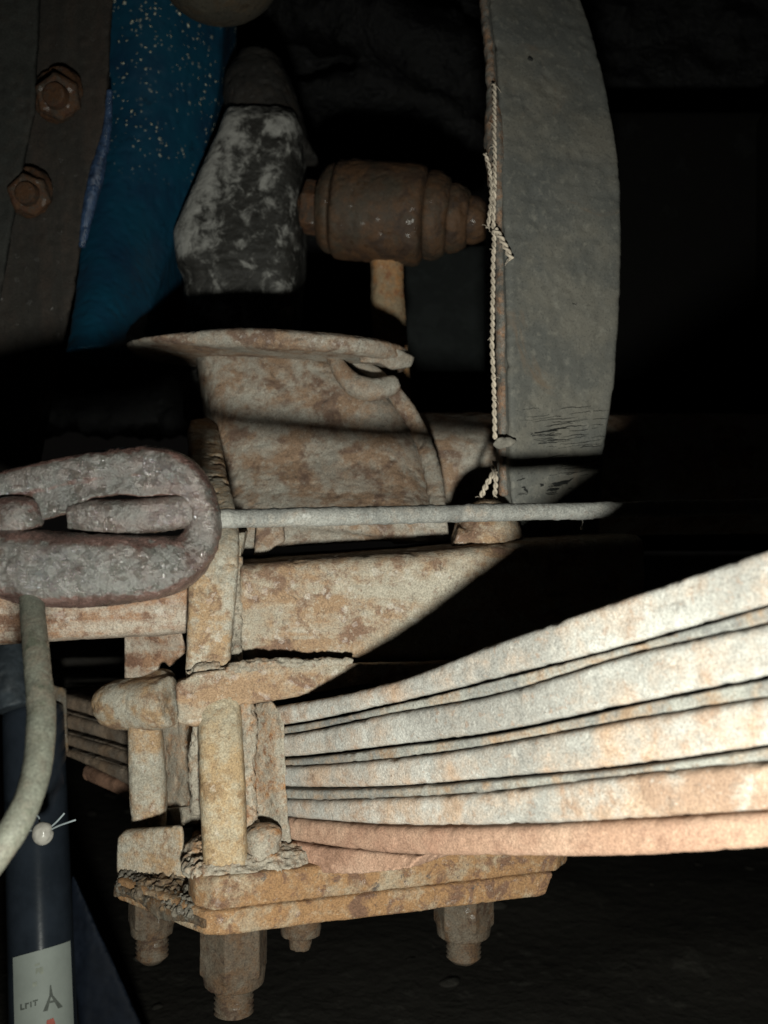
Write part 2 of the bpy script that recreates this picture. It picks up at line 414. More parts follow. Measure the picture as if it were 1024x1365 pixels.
# blue paint with raised droplets, their glints painted in as pale colour
def bluepaint():
    m, nt, b = NT('blue enamel')
    tc = nd(nt, 'ShaderNodeTexCoord'); V = tc.outputs['Object']
    n = noise(nt, V, 30, 6, 0.6)
    c = mixc(nt, ramp(nt, n, 0.35, 0.7), (0.004, 0.045, 0.082), (0.006, 0.029, 0.062))
    c = mixc(nt, mth(nt, 'MULTIPLY', ramp(nt, noise(nt, V, 90, 7, 0.7), 0.58, 0.7), 0.6), c, (0.004, 0.018, 0.035))
    on = None
    for sc_, lim, hi in ((175.0, 0.68, 0.27), (330.0, 0.62, 0.36)):
        vo = nd(nt, 'ShaderNodeTexVoronoi'); vo.inputs['Scale'].default_value = sc_
        wv = nd(nt, 'ShaderNodeTexNoise'); wv.inputs['Scale'].default_value = 500.0; nt.links.new(V, wv.inputs['Vector'])
        wa = nd(nt, 'ShaderNodeVectorMath', operation='MULTIPLY_ADD'); wa.inputs[1].default_value = (0.003,) * 3
        nt.links.new(wv.outputs['Color'], wa.inputs[0]); nt.links.new(V, wa.inputs[2]); nt.links.new(wa.outputs[0], vo.inputs['Vector'])
        sx = nd(nt, 'ShaderNodeSeparateColor'); nt.links.new(vo.outputs['Color'], sx.inputs[0])
        o_ = mth(nt, 'MULTIPLY', mth(nt, 'MULTIPLY', mth(nt, 'GREATER_THAN', sx.outputs[0], lim), ramp(nt, vo.outputs['Distance'], 0.08, hi, True)), mth(nt, 'ADD', 0.25, sx.outputs[1]))
        on = o_ if on is None else mth(nt, 'MAXIMUM', on, o_)
    sz = nd(nt, 'ShaderNodeSeparateXYZ'); nt.links.new(V, sz.inputs[0])
    on = mth(nt, 'MULTIPLY', on, mth(nt, 'MULTIPLY', ramp(nt, noise(nt, V, 38, 3, 0.6), 0.40, 0.54), ramp(nt, sz.outputs[2], 0.115, 0.175)))
    near = on
    nt.links.new(mixc(nt, on, c, (0.78, 0.76, 0.58)), b.inputs['Base Color'])
    b.inputs['Roughness'].default_value = 0.42; b.inputs['Specular IOR Level'].default_value = 0.4
    bp = nd(nt, 'ShaderNodeBump'); bp.inputs['Strength'].default_value = 1.0; bp.inputs['Distance'].default_value = 0.0012
    nt.links.new(mth(nt, 'ADD', on, mth(nt, 'MULTIPLY', noise(nt, V, 300, 4, 0.6), 0.15)), bp.inputs['Height']); nt.links.new(bp.outputs[0], b.inputs['Normal'])
    return m
M_BLUE = bluepaint()

def strapmat():
    m, nt, b = NT('perished rubber strap')
    tc = nd(nt, 'ShaderNodeTexCoord'); V = tc.outputs['Object']
    n = noise(nt, V, 26, 6, 0.6); n2 = noise(nt, V, 260, 5, 0.7)
    c = mixc(nt, ramp(nt, n, 0.42, 0.60), (0.108, 0.108, 0.099), (0.152, 0.143, 0.122))
    c = mixc(nt, mth(nt, 'MULTIPLY', ramp(nt, noise(nt, V, 12, 4, 0.6, 0.6), 0.45, 0.6), 0.45), c, (0.088, 0.094, 0.093))
    c = mixc(nt, mth(nt, 'MULTIPLY', ramp(nt, noise(nt, V, 900, 3, 0.7), 0.52, 0.66), 0.5), c, (0.05, 0.05, 0.047))
    c = mixc(nt, mth(nt, 'MULTIPLY', ramp(nt, n2, 0.50, 0.70), 0.5), c, (0.23, 0.22, 0.19))
    c = mixc(nt, mth(nt, 'MULTIPLY', ramp(nt, noise(nt, V, 48, 7, 0.7), 0.60, 0.72), 0.6), c, (0.05, 0.05, 0.048))
    c = mixc(nt, mth(nt, 'MULTIPLY', ramp(nt, noise(nt, V, 19, 5, 0.65, 1.0), 0.62, 0.72), 0.5), c, (0.17, 0.115, 0.075))
    nt.links.new(c, b.inputs['Base Color']); b.inputs['Roughness'].default_value = 0.72; b.inputs['Specular IOR Level'].default_value = 0.25
    bp = nd(nt, 'ShaderNodeBump'); bp.inputs['Strength'].default_value = 0.35; bp.inputs['Distance'].default_value = 0.001
    nt.links.new(n2, bp.inputs['Height']); nt.links.new(bp.outputs[0], b.inputs['Normal'])
    return m
M_STRAP = strapmat()
M_CORD = plain('cream twisted cord', (0.50, 0.43, 0.35), 0.85, 0.1, 0.3, 300, 0.3)
M_NAVY = plain('navy plastic', (0.017, 0.022, 0.030), 0.16, 0.35, 0.25, 40, 0.06)
M_NAVY2 = plain('dull navy rubber', (0.006, 0.009, 0.016), 0.7, 0.15, 0.3, 50, 0.1)
M_LABEL = plain('paper label', (0.24, 0.265, 0.245), 0.6, 0.2, 0.08, 60, 0.05)
M_INK = plain('grey ink', (0.095, 0.105, 0.095), 0.7, 0.1, 0.2, 200, 0.05)
M_INKPALE = plain('faded ink', (0.25, 0.27, 0.23), 0.7, 0.1, 0.2, 200, 0.05)
M_INKRED = plain('red ink', (0.35, 0.10, 0.08), 0.7, 0.1, 0.2, 200, 0.05)
M_WIRE = plain('bright wire', (0.35, 0.40, 0.42), 0.35, 0.5, 0.15, 100, 0.1)
M_BEAD = plain('pearly plastic bead', (0.42, 0.40, 0.36), 0.25, 0.5, 0.1, 60, 0.1)

# ------------------------------------------------------------------ setting: ground, black structure behind
def grid(x0, x1, y0, y1, nx, ny, fn):
    xs = np.linspace(x0, x1, nx); ys = np.linspace(y0, y1, ny)
    X, Y = np.meshgrid(xs, ys); v = fn(X.ravel(), Y.ravel())
    f = [(j * nx + i, j * nx + i + 1, (j + 1) * nx + i + 1, (j + 1) * nx + i) for j in range(ny - 1) for i in range(nx - 1)]
    return v, f
def gz(x, y):
    p = np.stack((x, y, 0 * x), 1)
    return np.stack((x, y, -0.335 + 0.012 * fbm(p, 9, 4, 0.55, 3)), 1)
M_SOIL = greasy('dark oily soil', (0.028, 0.026, 0.0225), (0.055, 0.052, 0.045), 0.57, 40, 0.85, 0.9, 0.15)
g = link('ground', mesh_from('ground', *grid(-4, 4, -0.3, 8, 220, 220, gz)), M_SOIL); g['kind'] = 'structure'
sh = []
for k in range(300):
    x = random.uniform(-0.7, 0.9); y = random.uniform(0.55, 1.9); r = random.uniform(0.002, 0.007)
    z = gz(np.array([x]), np.array([y]))[0, 2]
    a = random.uniform(0, 3.14)
    sh.append(ellipsoid((x, y, z), (r * math.cos(a) * 1.4, r * math.sin(a) * 1.4, 0), (-r * math.sin(a), r * math.cos(a), 0), (0, 0, r * 0.32), 12, 8))
me = mesh_from('gravel', *joinm(sh)); roughen(me, [(0.003, 60, 3, 'n')], 5)
st = link('gravel', me, M_SOIL); st['kind'] = 'stuff'; tag(st, 'dark pebbles scattered over the oily soil below the spring', 'gravel')

# greasy cross member behind everything, at the top
me = remesh([box((0.05, 0.98, 0.34), (0.62, 0, 0), (0, 0.05, 0), (0, 0, 0.26)), box((0.02, 0.93, 0.30), (0.10, 0, 0.02), (0, 0.05, 0), (0, 0, 0.1)),
             tube([(-0.1, 0.9, 0.46), (0.0, 0.87, 0.42), (0.1, 0.88, 0.36), (0.16, 0.92, 0.25)], [0.035, 0.03, 0.03, 0.025])], 0.006)
relax(me, 2); roughen(me, [(0.007, 22, 4, 'n'), (0.006, 50, 3, 'lump'), (0.003, 110, 3, 'n')], 5)
tag(link('cross_member', me, M_BLACK), 'black greasy cross member filling the dark top behind the strap', 'cross member')

t = thing('chassis_rail', P(940, 640, 0.8), 'matt black chassis rail in deep shade right of the hanging strap', 'chassis rail')
def rbx(c, a, b_, d_, mat, name, par, vox=0.004, k=0.4, seed=0):
    return cast(name, [box(c, a, b_, d_)], mat, par, vox, 2, ROUGH, k, seed)
c = P(900, 450, 0.80); rbx(c, (0.085, 0.0, 0), (0, 0.03, 0), (0, 0, 0.17), M_BLACK2, 'rail_web', t)
c = P(1085, 600, 0.76); rbx(c, (0.040, 0.0, 0), (0, 0.02, 0), (0, 0, 0.255), M_BLACK2, 'rail_flange', t)

t = tag(cast('side_panel', [prism([P(540, 335, 0.80), P(648, 325, 0.80), P(648, 640, 0.80), P(540, 640, 0.80)], [P(540, 335, 0.80) + (0, .02, 0), P(648, 325, 0.80) + (0, .02, 0), P(648, 640, 0.80) + (0, .02, 0), P(540, 640, 0.80) + (0, .02, 0)])],
             M_SLATE, None, 0.003, 2, ROUGH, 0.4), 'dark slate coloured sheet panel hanging behind the shock absorber stem', 'panel')

# ------------------------------------------------------------------ upper left: dark rail flange with nuts, blue sump, grey casting, round drum
D1 = 0.60
rail = thing('engine_rail', P(60, 500, D1), 'dark brown upright rail with two rusty square nuts, upper left corner', 'rail')
yy = np.array([-80, 0, 150, 260, 400, 520, 640])
xr = np.array([150, 150, 143, 120, 97, 72, 50])
def railpoly(d, off):
    return [P(x + off, y, d) for x, y in zip(xr, yy)] + [P(-80, y, d) for y in yy[::-1]]
cast('rail_face', [prism([P(x, y, D1 + 0.002) for x, y in zip(xr, yy)] + [P(x - 125, y, D1 + 0.002) for x, y in zip(xr[::-1], yy[::-1])],
                         [P(x, y, D1 + 0.03) for x, y in zip(xr, yy)] + [P(x - 125, y, D1 + 0.03) for x, y in zip(xr[::-1], yy[::-1])])], M_RAIL, rail, 0.0018, 3, FINE, 1.6, 3)
cast('rail_lip', [prism([P(x - 97, y, D1 - 0.014) for x, y in zip(xr, yy)] + [P(-130, y, D1 - 0.02) for y in yy[::-1]],
                        [P(x - 94, y, D1 + 0.02) for x, y in zip(xr, yy)] + [P(-130, y, D1 + 0.02) for y in yy[::-1]])], M_RAILGREY, rail, 0.0018, 3, FINE, 1.6, 4)
for (x, y, r) in ((80, 128, 0.0125), (42, 258, 0.0115)):
    c = P(x, y, D1 - 0.002); q = P(x - 3, y + 2, D1 - 0.016)
    nut = cast('nut', [hexa(c, q, r * 1.1, 0.3), cyl(c, c + (-0.002, -0.006, 0), r * 1.35, r * 1.25, 24)], M_RAILNUT, rail, 0.0009, 2, FINE, 1.3, int(x))
    link('bolt_end', remesh([cyl(q, q + np.array((-0.001, -0.006, 0.0)), r * 0.62, r * 0.55, 20)], 0.0009), M_RAILNUT, nut)

DB = 0.66
bl = [(150, -60), (148, 60), (141, 160), (118, 265), (96, 400), (80, 470)]; br = [(300, -60), (298, 40), (286, 150), (240, 300), (205, 400), (190, 470)]
shp = []
rings = []
for (x0, y0), (x1, y1) in zip(cr(bl, 40), cr(br, 40)):
    cu = -0.085 * np.clip((y0 - 150) / 320, 0, 1.2) ** 1.5  # lower wall bent forward to darken it, shading put into the shape
    a = P(x0 - 8 + max(0, y0 - 200) * 0.05, y0, DB - 0.012 + cu); b_ = P(x1, y1, DB + 0.02 + cu)
    pr = []
    for u in np.linspace(0, 1, 12):
        q = a * (1 - u) + b_ * u; q = q + np.array((0, -0.018 * math.sin(math.pi * u), 0)); pr.append(q)
    pr += [b_ + np.array((0, 0.06, 0)), a + np.array((0, 0.06, 0))]
    rings.append(np.array(pr))
tag(cast('oil_pan', [loft(rings)], M_BLUE, None, 0.0018, 3, FINE, 0.8, 9), 'blue painted sump wall speckled with droplets whose glints are painted pale, upper left', 'oil pan')
# torn paint and sealant along the joint
pts = [P(x + 3, y, D1 + 0.004) for x, y in ((143, 120), (140, 170), (128, 225), (116, 275), (106, 330))]
tag(cast('sealant_bead', [tube(pts, [0.002, 0.003, 0.0045, 0.004, 0.002])], plain('shiny blue sealant', (0.03, 0.055, 0.11), 0.22, 0.6, 0.5, 200, 0.8), None, 0.0008, 1, ROUGH, 1.1, 5),
    'shiny torn blue sealant bead along the edge of the brown rail', 'sealant')

tag(cast('round_drum', [ellipsoid(P(292, -42, 0.60), (0.037, 0, 0), (0, 0.036, 0), (0, 0, 0.031), 32, 20)], M_KNOB, None, 0.0015, 2, FINE, 1.0, 2),
    'rounded taupe metal drum end poking in at the top edge', 'drum')

G = 0.64
gc = thing('bracket_casting', P(330, 470, G), 'grimy grey block casting with white crust, between blue sump and shock absorber', 'casting')
cast('casting_body', [pxloft([(140, 302, 398, G + 0.016, 0.09), (152, 296, 403, G + 0.006, 0.10), (170, 290, 404, G + 0.004, 0.1), (225, 264, 404, G, 0.1), (300, 232, 402, G - 0.004, 0.1), (342, 236, 400, G - 0.006, 0.1), (362, 246, 398, G + 0.002, 0.09), (450, 245, 392, G + 0.004, 0.09), (560, 245, 390, G + 0.006, 0.09)], 48, 5)],
     M_GREYCAST, gc, 0.0014, 5, ROUGH, 1.3, 12, lambda c, n: np.clip(1 - (512 + c[:, 0] * F / c[:, 1] - np.interp((682.5 - c[:, 2] * F / c[:, 1]), [140, 170, 225, 300, 345], [302, 290, 264, 232, 236]) - 8) / 45, 0, 1) * np.clip((352 - (682.5 - c[:, 2] * F / c[:, 1])) / 20, 0, 1))
cast('top_lug', [pxloft([(60, 318, 372, G + 0.04, 0.07), (84, 298, 388, G + 0.03, 0.09), (110, 296, 398, G + 0.026, 0.09), (165, 302, 410, G + 0.022, 0.09), (205, 380, 428, G + 0.04, 0.06)], 40, 3)], M_CHAR, gc, 0.0016, 4, ROUGH, 2.4, 13)

# ------------------------------------------------------------------ shock absorber (eye, bush, nut, stem)
SD = 0.66
shock = thing('shock_absorber', P(515, 470, SD), 'rusty brown shock absorber eye on a tan stem, left of the strap', 'shock absorber')
def ax(u): return P(412 + 236 * u, 276 + 18 * u, SD - 0.012 * u)
def band(name, u0, u1, r0, r1, rm=None, seed=0, k=1.0, mat=M_SHOCK):
    e_ = (u1 - u0) * 0.09
    us = np.array([u0, u0 + e_ * .35, u0 + e_, (u0 + u1) / 2, u1 - e_, u1 - e_ * .35, u1])
    rm = rm or max(r0, r1)
    rs = np.array([r0 * .82, r0 * .94, r0, rm, r1, r1 * .94, r1 * .82])
    pts = [ax(u) for u in us]
    return cast(name, [tube(pts, rs, 36, 24)], mat, shock, 0.0012, 3, [(0.0022, 22, 3, 'n'), (0.0005, 110, 3, 'n'), (0.0008, 60, 4, 'lump'), (0.0007, 200, 3, 'pit'), (0.0002, 500, 2, 'n')], k, seed)
band('eye', 0.14, 0.66, 0.0315, 0.0322, 0.0322, 1, 0.7)
band('rubber_bush', 0.06, 0.15, 0.024, 0.0295, 0.0285, 2, 0.6)
band('washer', 0.655, 0.79, 0.0285, 0.025, 0.0285, 3, 0.8)
band('spacer', 0.785, 0.90, 0.022, 0.018, 0.0215, 4, 0.8)
band('stud_end', 0.89, 1.0, 0.0155, 0.0125, 0.0155, 5, 0.8)
cast('nut', [hexa(ax(0.07), ax(-0.03), 0.0185, 0.25), cyl(ax(-0.02), ax(-0.05), 0.011, 0.010)], M_RAILNUT, shock, 0.0011, 3, FINE, 1.5, 6)
cast('stem', [tube([P(517, 330, SD), P(516, 360, SD), P(518, 420, SD), P(528, 560, SD)], [0.0125, 0.0108, 0.0112, 0.011], 24, power=3)], M_STEM, shock, 0.0012, 2, FINE, 1.0, 7)

# ------------------------------------------------------------------ axle
axle = thing('axle', P(440, 890, 0.5), 'rusty dust covered axle casting with flange and square beam above the spring', 'axle')
# curved housing: leans back towards the top
H = [(462, 258, 452, 0.574, 0.10), (480, 262, 466, 0.569, 0.11), (505, 266, 512, 0.564, 0.12), (540, 270, 543, 0.558, 0.13), (580, 274, 565, 0.552, 0.14), (620, 279, 578, 0.543, 0.15),
     (655, 284, 586, 0.531, 0.16), (690, 289, 592, 0.515, 0.17), (722, 296, 596, 0.503, 0.17)]
cast('housing', [pxloft(H, 60, 4.5)], M_AXLE, axle, 0.0012, 3, ROUGH, 1.0, 21)
# rim ribs of the housing: left and right edge bands
pts = [P(x, y, d) for x, y, d in ((455, 470, 0.578), (510, 507, 0.572), (539, 542, 0.567), (561, 580, 0.562), (575, 622, 0.549), (583, 665, 0.533), (588, 700, 0.516))]
cast('rim_band', [tube(pts, [0.004, 0.0045, 0.005, 0.005, 0.005, 0.005, 0.004], 20, 40, 2.2, aspect=0.7)], M_AXLE, axle, 0.0011, 2, ROUGH, 0.9, 22)
# flange disc on top, seen from slightly below
zc = (682.5 - 461) / F * 0.56
th = np.linspace(0, 2 * np.pi, 64, endpoint=False)
def disc(z, sx, sy, cx, cy):
    x = cx + sx * np.sign(np.cos(th)) * np.abs(np.cos(th)) ** 0.9; y = cy + sy * np.sign(np.sin(th)) * np.abs(np.sin(th)) ** 0.62
    tp = np.clip((x - (cx - sx)) / (0.7 * sx), 0.35, 1.0); zm_ = zc + 0.001
    return np.stack((x, y, zm_ + (z - zm_) * tp + np.minimum(cx - x, 0) * 0.05), 1)
cx = (358 - 512) / F * 0.575; 
cast('flange', [loft([disc(zc - 0.0055, 0.076, 0.052, cx, 0.585), disc(zc - 0.0035, 0.080, 0.056, cx, 0.585), disc(zc + 0.0025, 0.081, 0.057, cx, 0.585), disc(zc + 0.005, 0.077, 0.053, cx, 0.585)])], M_AXLE, axle, 0.0011, 3, ROUGH, 0.9, 23)
# hooked clip under the right end of the flange
cast('clip', [tube([P(440, 470, 0.566), P(456, 496, 0.559), P(474, 514, 0.556), P(500, 519, 0.556), P(528, 512, 0.562)], [0.004, 0.005, 0.0062, 0.0062, 0.005], 16, 40, 2.6),
              prism([P(478, 462, 0.545), P(530, 464, 0.552), P(553, 476, 0.560), P(548, 489, 0.560), P(522, 493, 0.556), P(505, 484, 0.550), P(480, 483, 0.547)], [P(478, 462, 0.585), P(530, 464, 0.59), P(553, 476, 0.59), P(548, 489, 0.59), P(522, 493, 0.59), P(505, 484, 0.585), P(480, 483, 0.585)])], M_AXLE, axle, 0.0010, 3, ROUGH, 0.7, 24)
# axle tube going away to the right
cast('tube', [tube([P(500, 632, 0.62), P(700, 632, 0.625), P(900, 632, 0.635), P(1100, 632, 0.65)], [0.0385, 0.0385, 0.0385, 0.0385], 40, 60, ref=(0, -1, 0))], M_AXLE, axle, 0.0018, 2, ROUGH, 1.2, 25)
# lower flange strip of the housing, under the rod
cast('lower_strip', [prism([P(312, 694, 0.500), P(596, 690, 0.506), P(600, 722, 0.504), P(524, 726, 0.500), P(522, 720, 0.500), P(318, 733, 0.494)],
                           [P(312, 694, 0.56), P(596, 690, 0.57), P(600, 720, 0.57), P(524, 722, 0.56), P(522, 717, 0.56), P(318, 728, 0.55)])], M_AXLE, axle, 0.0010, 2, ROUGH, 0.7, 26)
cast('side_lug', [prism([P(342, 700, 0.488), P(378, 696, 0.490), P(381, 722, 0.489), P(366, 728, 0.487), P(352, 742, 0.484), P(338, 742, 0.484)], [P(342, 700, 0.53), P(378, 696, 0.53), P(381, 722, 0.53), P(366, 728, 0.53), P(352, 742, 0.53), P(338, 742, 0.53)])], M_AXLE, axle, 0.0010, 3, ROUGH, 0.6, 36)
# square beam block
B0 = [(735, 0), (752, 0)]
fr = []; bk = []
def beam_ring(x, dx, ytop, ybot, d, dep, inset=0.0):
    zt = (682.5 - ytop) / F * d; zb = (682.5 - ybot) / F * d; X = (x - 512) / F * d
    a = np.linspace(0, 2 * np.pi, 40, endpoint=False); p = 8.0
    cs, sn = np.cos(a), np.sin(a)
    y = d + dep / 2 + (dep / 2 - inset) * np.sign(cs) * np.abs(cs) ** (2 / p); z = (zt + zb) / 2 + ((zt - zb) / 2 - inset) * np.sign(sn) * np.abs(sn) ** (2 / p)
    return np.stack((np.full(40, X) + (y - d) * dx, y, z), 1)
cast('beam', [loft([beam_ring(315, -0.2, 764, 884, 0.459, 0.07, 0.005), beam_ring(321, -0.2, 751, 888, 0.456, 0.08), beam_ring(420, -0.2, 744, 888, 0.457, 0.08), beam_ring(560, -0.2, 735, 888, 0.462, 0.08), beam_ring(690, -0.2, 722, 885, 0.472, 0.08), beam_ring(860, -0.2, 712, 870, 0.49, 0.08)])],
     M_BEAM, axle, 0.0010, 2, ROUGH, 0.8, 27)
cast('boss', [ellipsoid(P(650, 724, 0.50), (0.018, 0, 0), (0, 0.02, 0), (0, 0, 0.022)), tube([P(606, 716, 0.487), P(622, 722, 0.487)], [0.0055, 0.006], 14, 8)], M_BEAM, axle, 0.0011, 2, ROUGH, 0.9, 28)
# spring seat pad under the beam
pp = [(236, 912, 0.430), (262, 897, 0.431), (330, 888, 0.437), (480, 884, 0.449), (620, 880, 0.462), (620, 915, 0.462), (480, 914, 0.449), (380, 932, 0.441), (300, 944, 0.434), (262, 970, 0.430), (238, 964, 0.429)]
cast('seat_pad', [prism([P(*q) for q in pp], [P(q[0], q[1] - (q[1] > 905) * 5, q[2] + 0.06) for q in pp])], M_BEAM, axle, 0.0010, 4, ROUGH, 1.3, 29)
# beam end that comes out to the left, behind the forged loop
cast('beam_end', [loft([beam_ring(-60, 0, 745, 868, 0.445, 0.08), beam_ring(0, 0, 752, 863, 0.447, 0.08), beam_ring(120, 0, 752, 856, 0.452, 0.08), beam_ring(200, 0, 750, 853, 0.456, 0.08), beam_ring(262, 0, 740, 852, 0.458, 0.08, 0.002)])],
     M_STREAK, axle, 0.0010, 3, ROUGH, 0.9, 30)

# ------------------------------------------------------------------ leaf spring
def dsp(px): return 0.3922 / (1 + 1.05 * (px - 512) / F)
XS = [60, 85, 143, 176, 250, 380, 520, 660, 838, 1024, 1120]
T = {
 'l1t': [919, 925, 941, 947, 953, 939, 909, 856, 794, 730, 692],
 'l1b': [941, 946, 963, 971, 980, 967, 939, 905, 859, 806, 776],
 's1b': [947, 952, 968, 977, 987, 979, 951, 925, 872, 830, 803],
 'l2b': [968, 973, 989, 998, 1010, 1011, 995, 977, 940, 903, 884],
 's2b': [973, 979, 995, 1005, 1018, 1022, 1012, 992, 959, 929, 913],
 'l3b': [988, 995, 1013, 1024, 1040, 1051, 1050, 1039, 1022, 995, 978],
 's3b': [990, 998, 1017, 1028, 1047, 1066, 1064, 1055, 1034, 1015, 1003],
 'l4b': [1002, 1010, 1036, 1052, 1072, 1091, 1102, 1102, 1094, 1082, 1074],
 'l5b': [1022, 1032, 1058, 1074, 1096, 1122, 1141, 1144, 1144, 1134, 1126],
}
ux, uy = 0.690, -0.724; nx, ny = -0.724, -0.690
spring = thing('leaf_spring', P(420, 1140, 0.45), 'stack of pale dusty spring leaves sweeping up to the right edge', 'leaf spring')
def track(key, px):
    v = np.interp(px, XS, T[key])
    for _ in range(0): pass
    return v
def smooth_track(key):
    c = cr(np.stack((np.array(XS, float), np.array(T[key], float)), 1), 400)
    return lambda px: np.interp(px, c[:, 0], c[:, 1])
def leaf(name, top, bot, inset, wdt, mat, px0=72, px1=1120, gap_t=1.2, gap_b=1.2, seed=0, rad=0.0026, taper=None, rough=None):
    ft, fb = smooth_track(top), smooth_track(bot)
    rings = []
    n = 330
    # even steps along the real spring
    s = np.linspace(0, 1, n)
    X0 = (px0 - 512) / F * dsp(px0); X1 = (px1 - 512) / F * dsp(px1)
    for X in X0 + (X1 - X0) * s:
        d = 0.3922 - 1.05 * X
        px = 512 + X * F / d
        zt = (682.5 - (ft(px) + gap_t)) / F * d; zb = (682.5 - (fb(px) - gap_b)) / F * d
        if taper: zb = zt + (zb - zt) * taper(px)
        hh = (zt - zb) / 2; zm = (zt + zb) / 2; r = min(rad, hh * 0.95)
        prof = []      # (offset away from camera, z), walking round the section, dense on the front
        for a in np.linspace(0, math.pi / 2, 5): prof.append((inset + r - r * math.sin(a), zm + hh - r + r * math.cos(a)))
        for u in np.linspace(0, 1, 10)[1:-1]: prof.append((inset - 0.025 * (hh - r) * math.sin(math.pi * u), zm + (hh - r) * (1 - 2 * u)))
        for a in np.linspace(math.pi / 2, math.pi, 5): prof.append((inset + r - r * math.sin(a), zm - hh + r + r * math.cos(a)))
        for u in np.linspace(0, 1, 10)[1:]: prof.append((inset + r + (wdt - r) * u, zm - hh))
        for u in np.linspace(0, 1, 10)[:-1]: prof.append((inset + r + (wdt - r) * (1 - u), zm + hh))
        prof = np.array(prof)
        rings.append(np.stack((X - nx * prof[:, 0], d - ny * prof[:, 0], prof[:, 1]), 1))
    me = mesh_from(name, *loft(rings))
    roughen(me, rough or [(0.0002, 30, 3, 'n'), (0.00016, 220, 3, 'n'), (0.0004, 240, 4, 'pit'), (0.00012, 650, 2, 'n')], seed)
    cc = coords(me); px_ = 512 + cc[:, 0] * F / cc[:, 1]
    set_wear(me, np.clip((250 - px_) / 60, 0, 1))
    return link(name, me, mat, spring)
leaf('leaf', 'l1t', 'l1b', 0.0, 0.075, M_LEAF, seed=1)
leaf('liner', 'l1b', 's1b', 0.0012, 0.07, M_LINER, seed=2, gap_t=2.2, gap_b=0.6, rad=0.0010)
leaf('leaf', 's1b', 'l2b', 0.0006, 0.075, M_LEAF, seed=3)
leaf('liner', 'l2b', 's2b', 0.0013, 0.07, M_LINER, seed=4, gap_t=2.6, gap_b=0.6, rad=0.0010)
leaf('leaf', 's2b', 'l3b', 0.0004, 0.075, M_LEAF, seed=5)
leaf('liner', 'l3b', 's3b', 0.0012, 0.07, M_LINER, seed=6, gap_t=2.6, gap_b=0.6, rad=0.0010)
leaf('leaf', 's3b', 'l4b', 0.0006, 0.075, M_LEAF, seed=7, gap_b=0.8)
lf = leaf('leaf', 'l4b', 'l5b', 0.0016, 0.075, M_PINK, px0=106, seed=8, gap_t=2.0, gap_b=0.0, rad=0.0030)
lf['label'] = 'lowest leaf, coloured pinkish orange by rust'
# short bottom packing leaf
cast('packing_leaf', [prism([P(345, 1116, 0.447), P(420, 1128, 0.428), P(560, 1142, 0.392), P(545, 1160, 0.392), P(480, 1166, 0.41), P(345, 1166, 0.447)],
                            [q + np.array((0.05, 0.05, 0)) for q in (P(345, 1116, 0.447), P(420, 1128, 0.428), P(560, 1142, 0.392), P(545, 1160, 0.392), P(480, 1166, 0.41), P(345, 1166, 0.447))])], M_PINK, spring, 0.0011, 3, ROUGH, 0.9, 41)
# spring clip at the far left end
a = [(66, 912), (88, 918), (92, 1004), (70, 1010)]
cast('rebound_clip', [prism([P(x, y, 0.585) for x, y in a], [P(x, y, 0.64) for x, y in a])], M_MUDDARK, spring, 0.0013, 3, ROUGH, 0.9, 42)
# dried mud packed into the clamp region, between the bolt legs
cast('packed_mud', [prism([P(318, 940, 0.455), P(362, 934, 0.443), P(378, 952, 0.4385), P(384, 1080, 0.436), P(392, 1140, 0.4335), P(380, 1172, 0.4325), P(318, 1174, 0.44)],
                          [P(318, 940, 0.50), P(362, 934, 0.49), P(378, 952, 0.48), P(384, 1080, 0.48), P(392, 1140, 0.48), P(380, 1170, 0.48), P(318, 1172, 0.50)]),
                    prism([P(205, 955, 0.492), P(272, 955, 0.468), P(272, 1088, 0.468), P(205, 1082, 0.492)], [P(205, 955, 0.55), P(272, 955, 0.53), P(272, 1088, 0.53), P(205, 1082, 0.55)])],
     M_MUD, spring, 0.0010, 2, ROUGH, 1.5, 43)

# ------------------------------------------------------------------ tie plate below the spring
plate = thing('spring_plate', (-0.0, 0.46, -0.172), 'orange rusted clamp plate under the spring, drawn up by four studs', 'clamp plate')
A = np.array((-0.0715, 0.4075)); Bq = np.array((0.0815, 0.4545)); Cq = np.array((0.030, 0.530)); Dq = np.array((-0.1195, 0.4470)); Eq = np.array((-0.085, 0.49))
def rp(z, off, chamfer=0.0):
    """plan outline with rounded near corner; off pushes the outline outwards"""
    pts = [Dq, Dq + (A - Dq) * 0.55, Dq + (A - Dq) * 0.86, A + np.array((-0.002, 0.0015)), A + (Bq - A) * 0.03, A + (Bq - A) * 0.10]
    pts += [A + (Bq - A) * u for u in (0.25, 0.4, 0.55, 0.7, 0.82)] + [A + (Bq - A) * (0.93 + 0.08 * chamfer), Bq + (Cq - Bq) * 0.12, Cq, Eq + np.array((0, 0.02))]
    cen = np.mean(pts, 0)
    return np.array([(*(q + (q - cen) / np.linalg.norm(q - cen) * off), z) for q in pts])
ZT, ZM, ZB = -0.1500, -0.1632, -0.1738
cast('plate', [loft([rp(ZB, -0.0015, 0), rp(ZB + 0.0012, 0.0, 0.2), rp(ZM - 0.0008, 0.0, 0.5), rp(ZM, -0.0009, 0.6)])], M_PLATE, plate, 0.0010, 2, ROUGH, 0.75, 51)
UA = np.array((-0.0700, 0.4095))
def up(z, off):
    pts = [np.array((-0.0935, 0.490)), np.array((-0.0855, 0.440)), np.array((-0.0828, 0.4235)), np.array((-0.0785, 0.4145)), UA]
    pts += [UA + (Bq + np.array((0, 0.002)) - UA) * u for u in (0.08, 0.25, 0.4, 0.55, 0.7, 0.85, 0.98)] + [Bq + np.array((0.004, 0.012)), Cq, Eq + np.array((0, 0.02))]
    cen = np.mean(pts, 0)
    return np.array([(*(q + (q - cen) / np.linalg.norm(q - cen) * off), z) for q in pts])
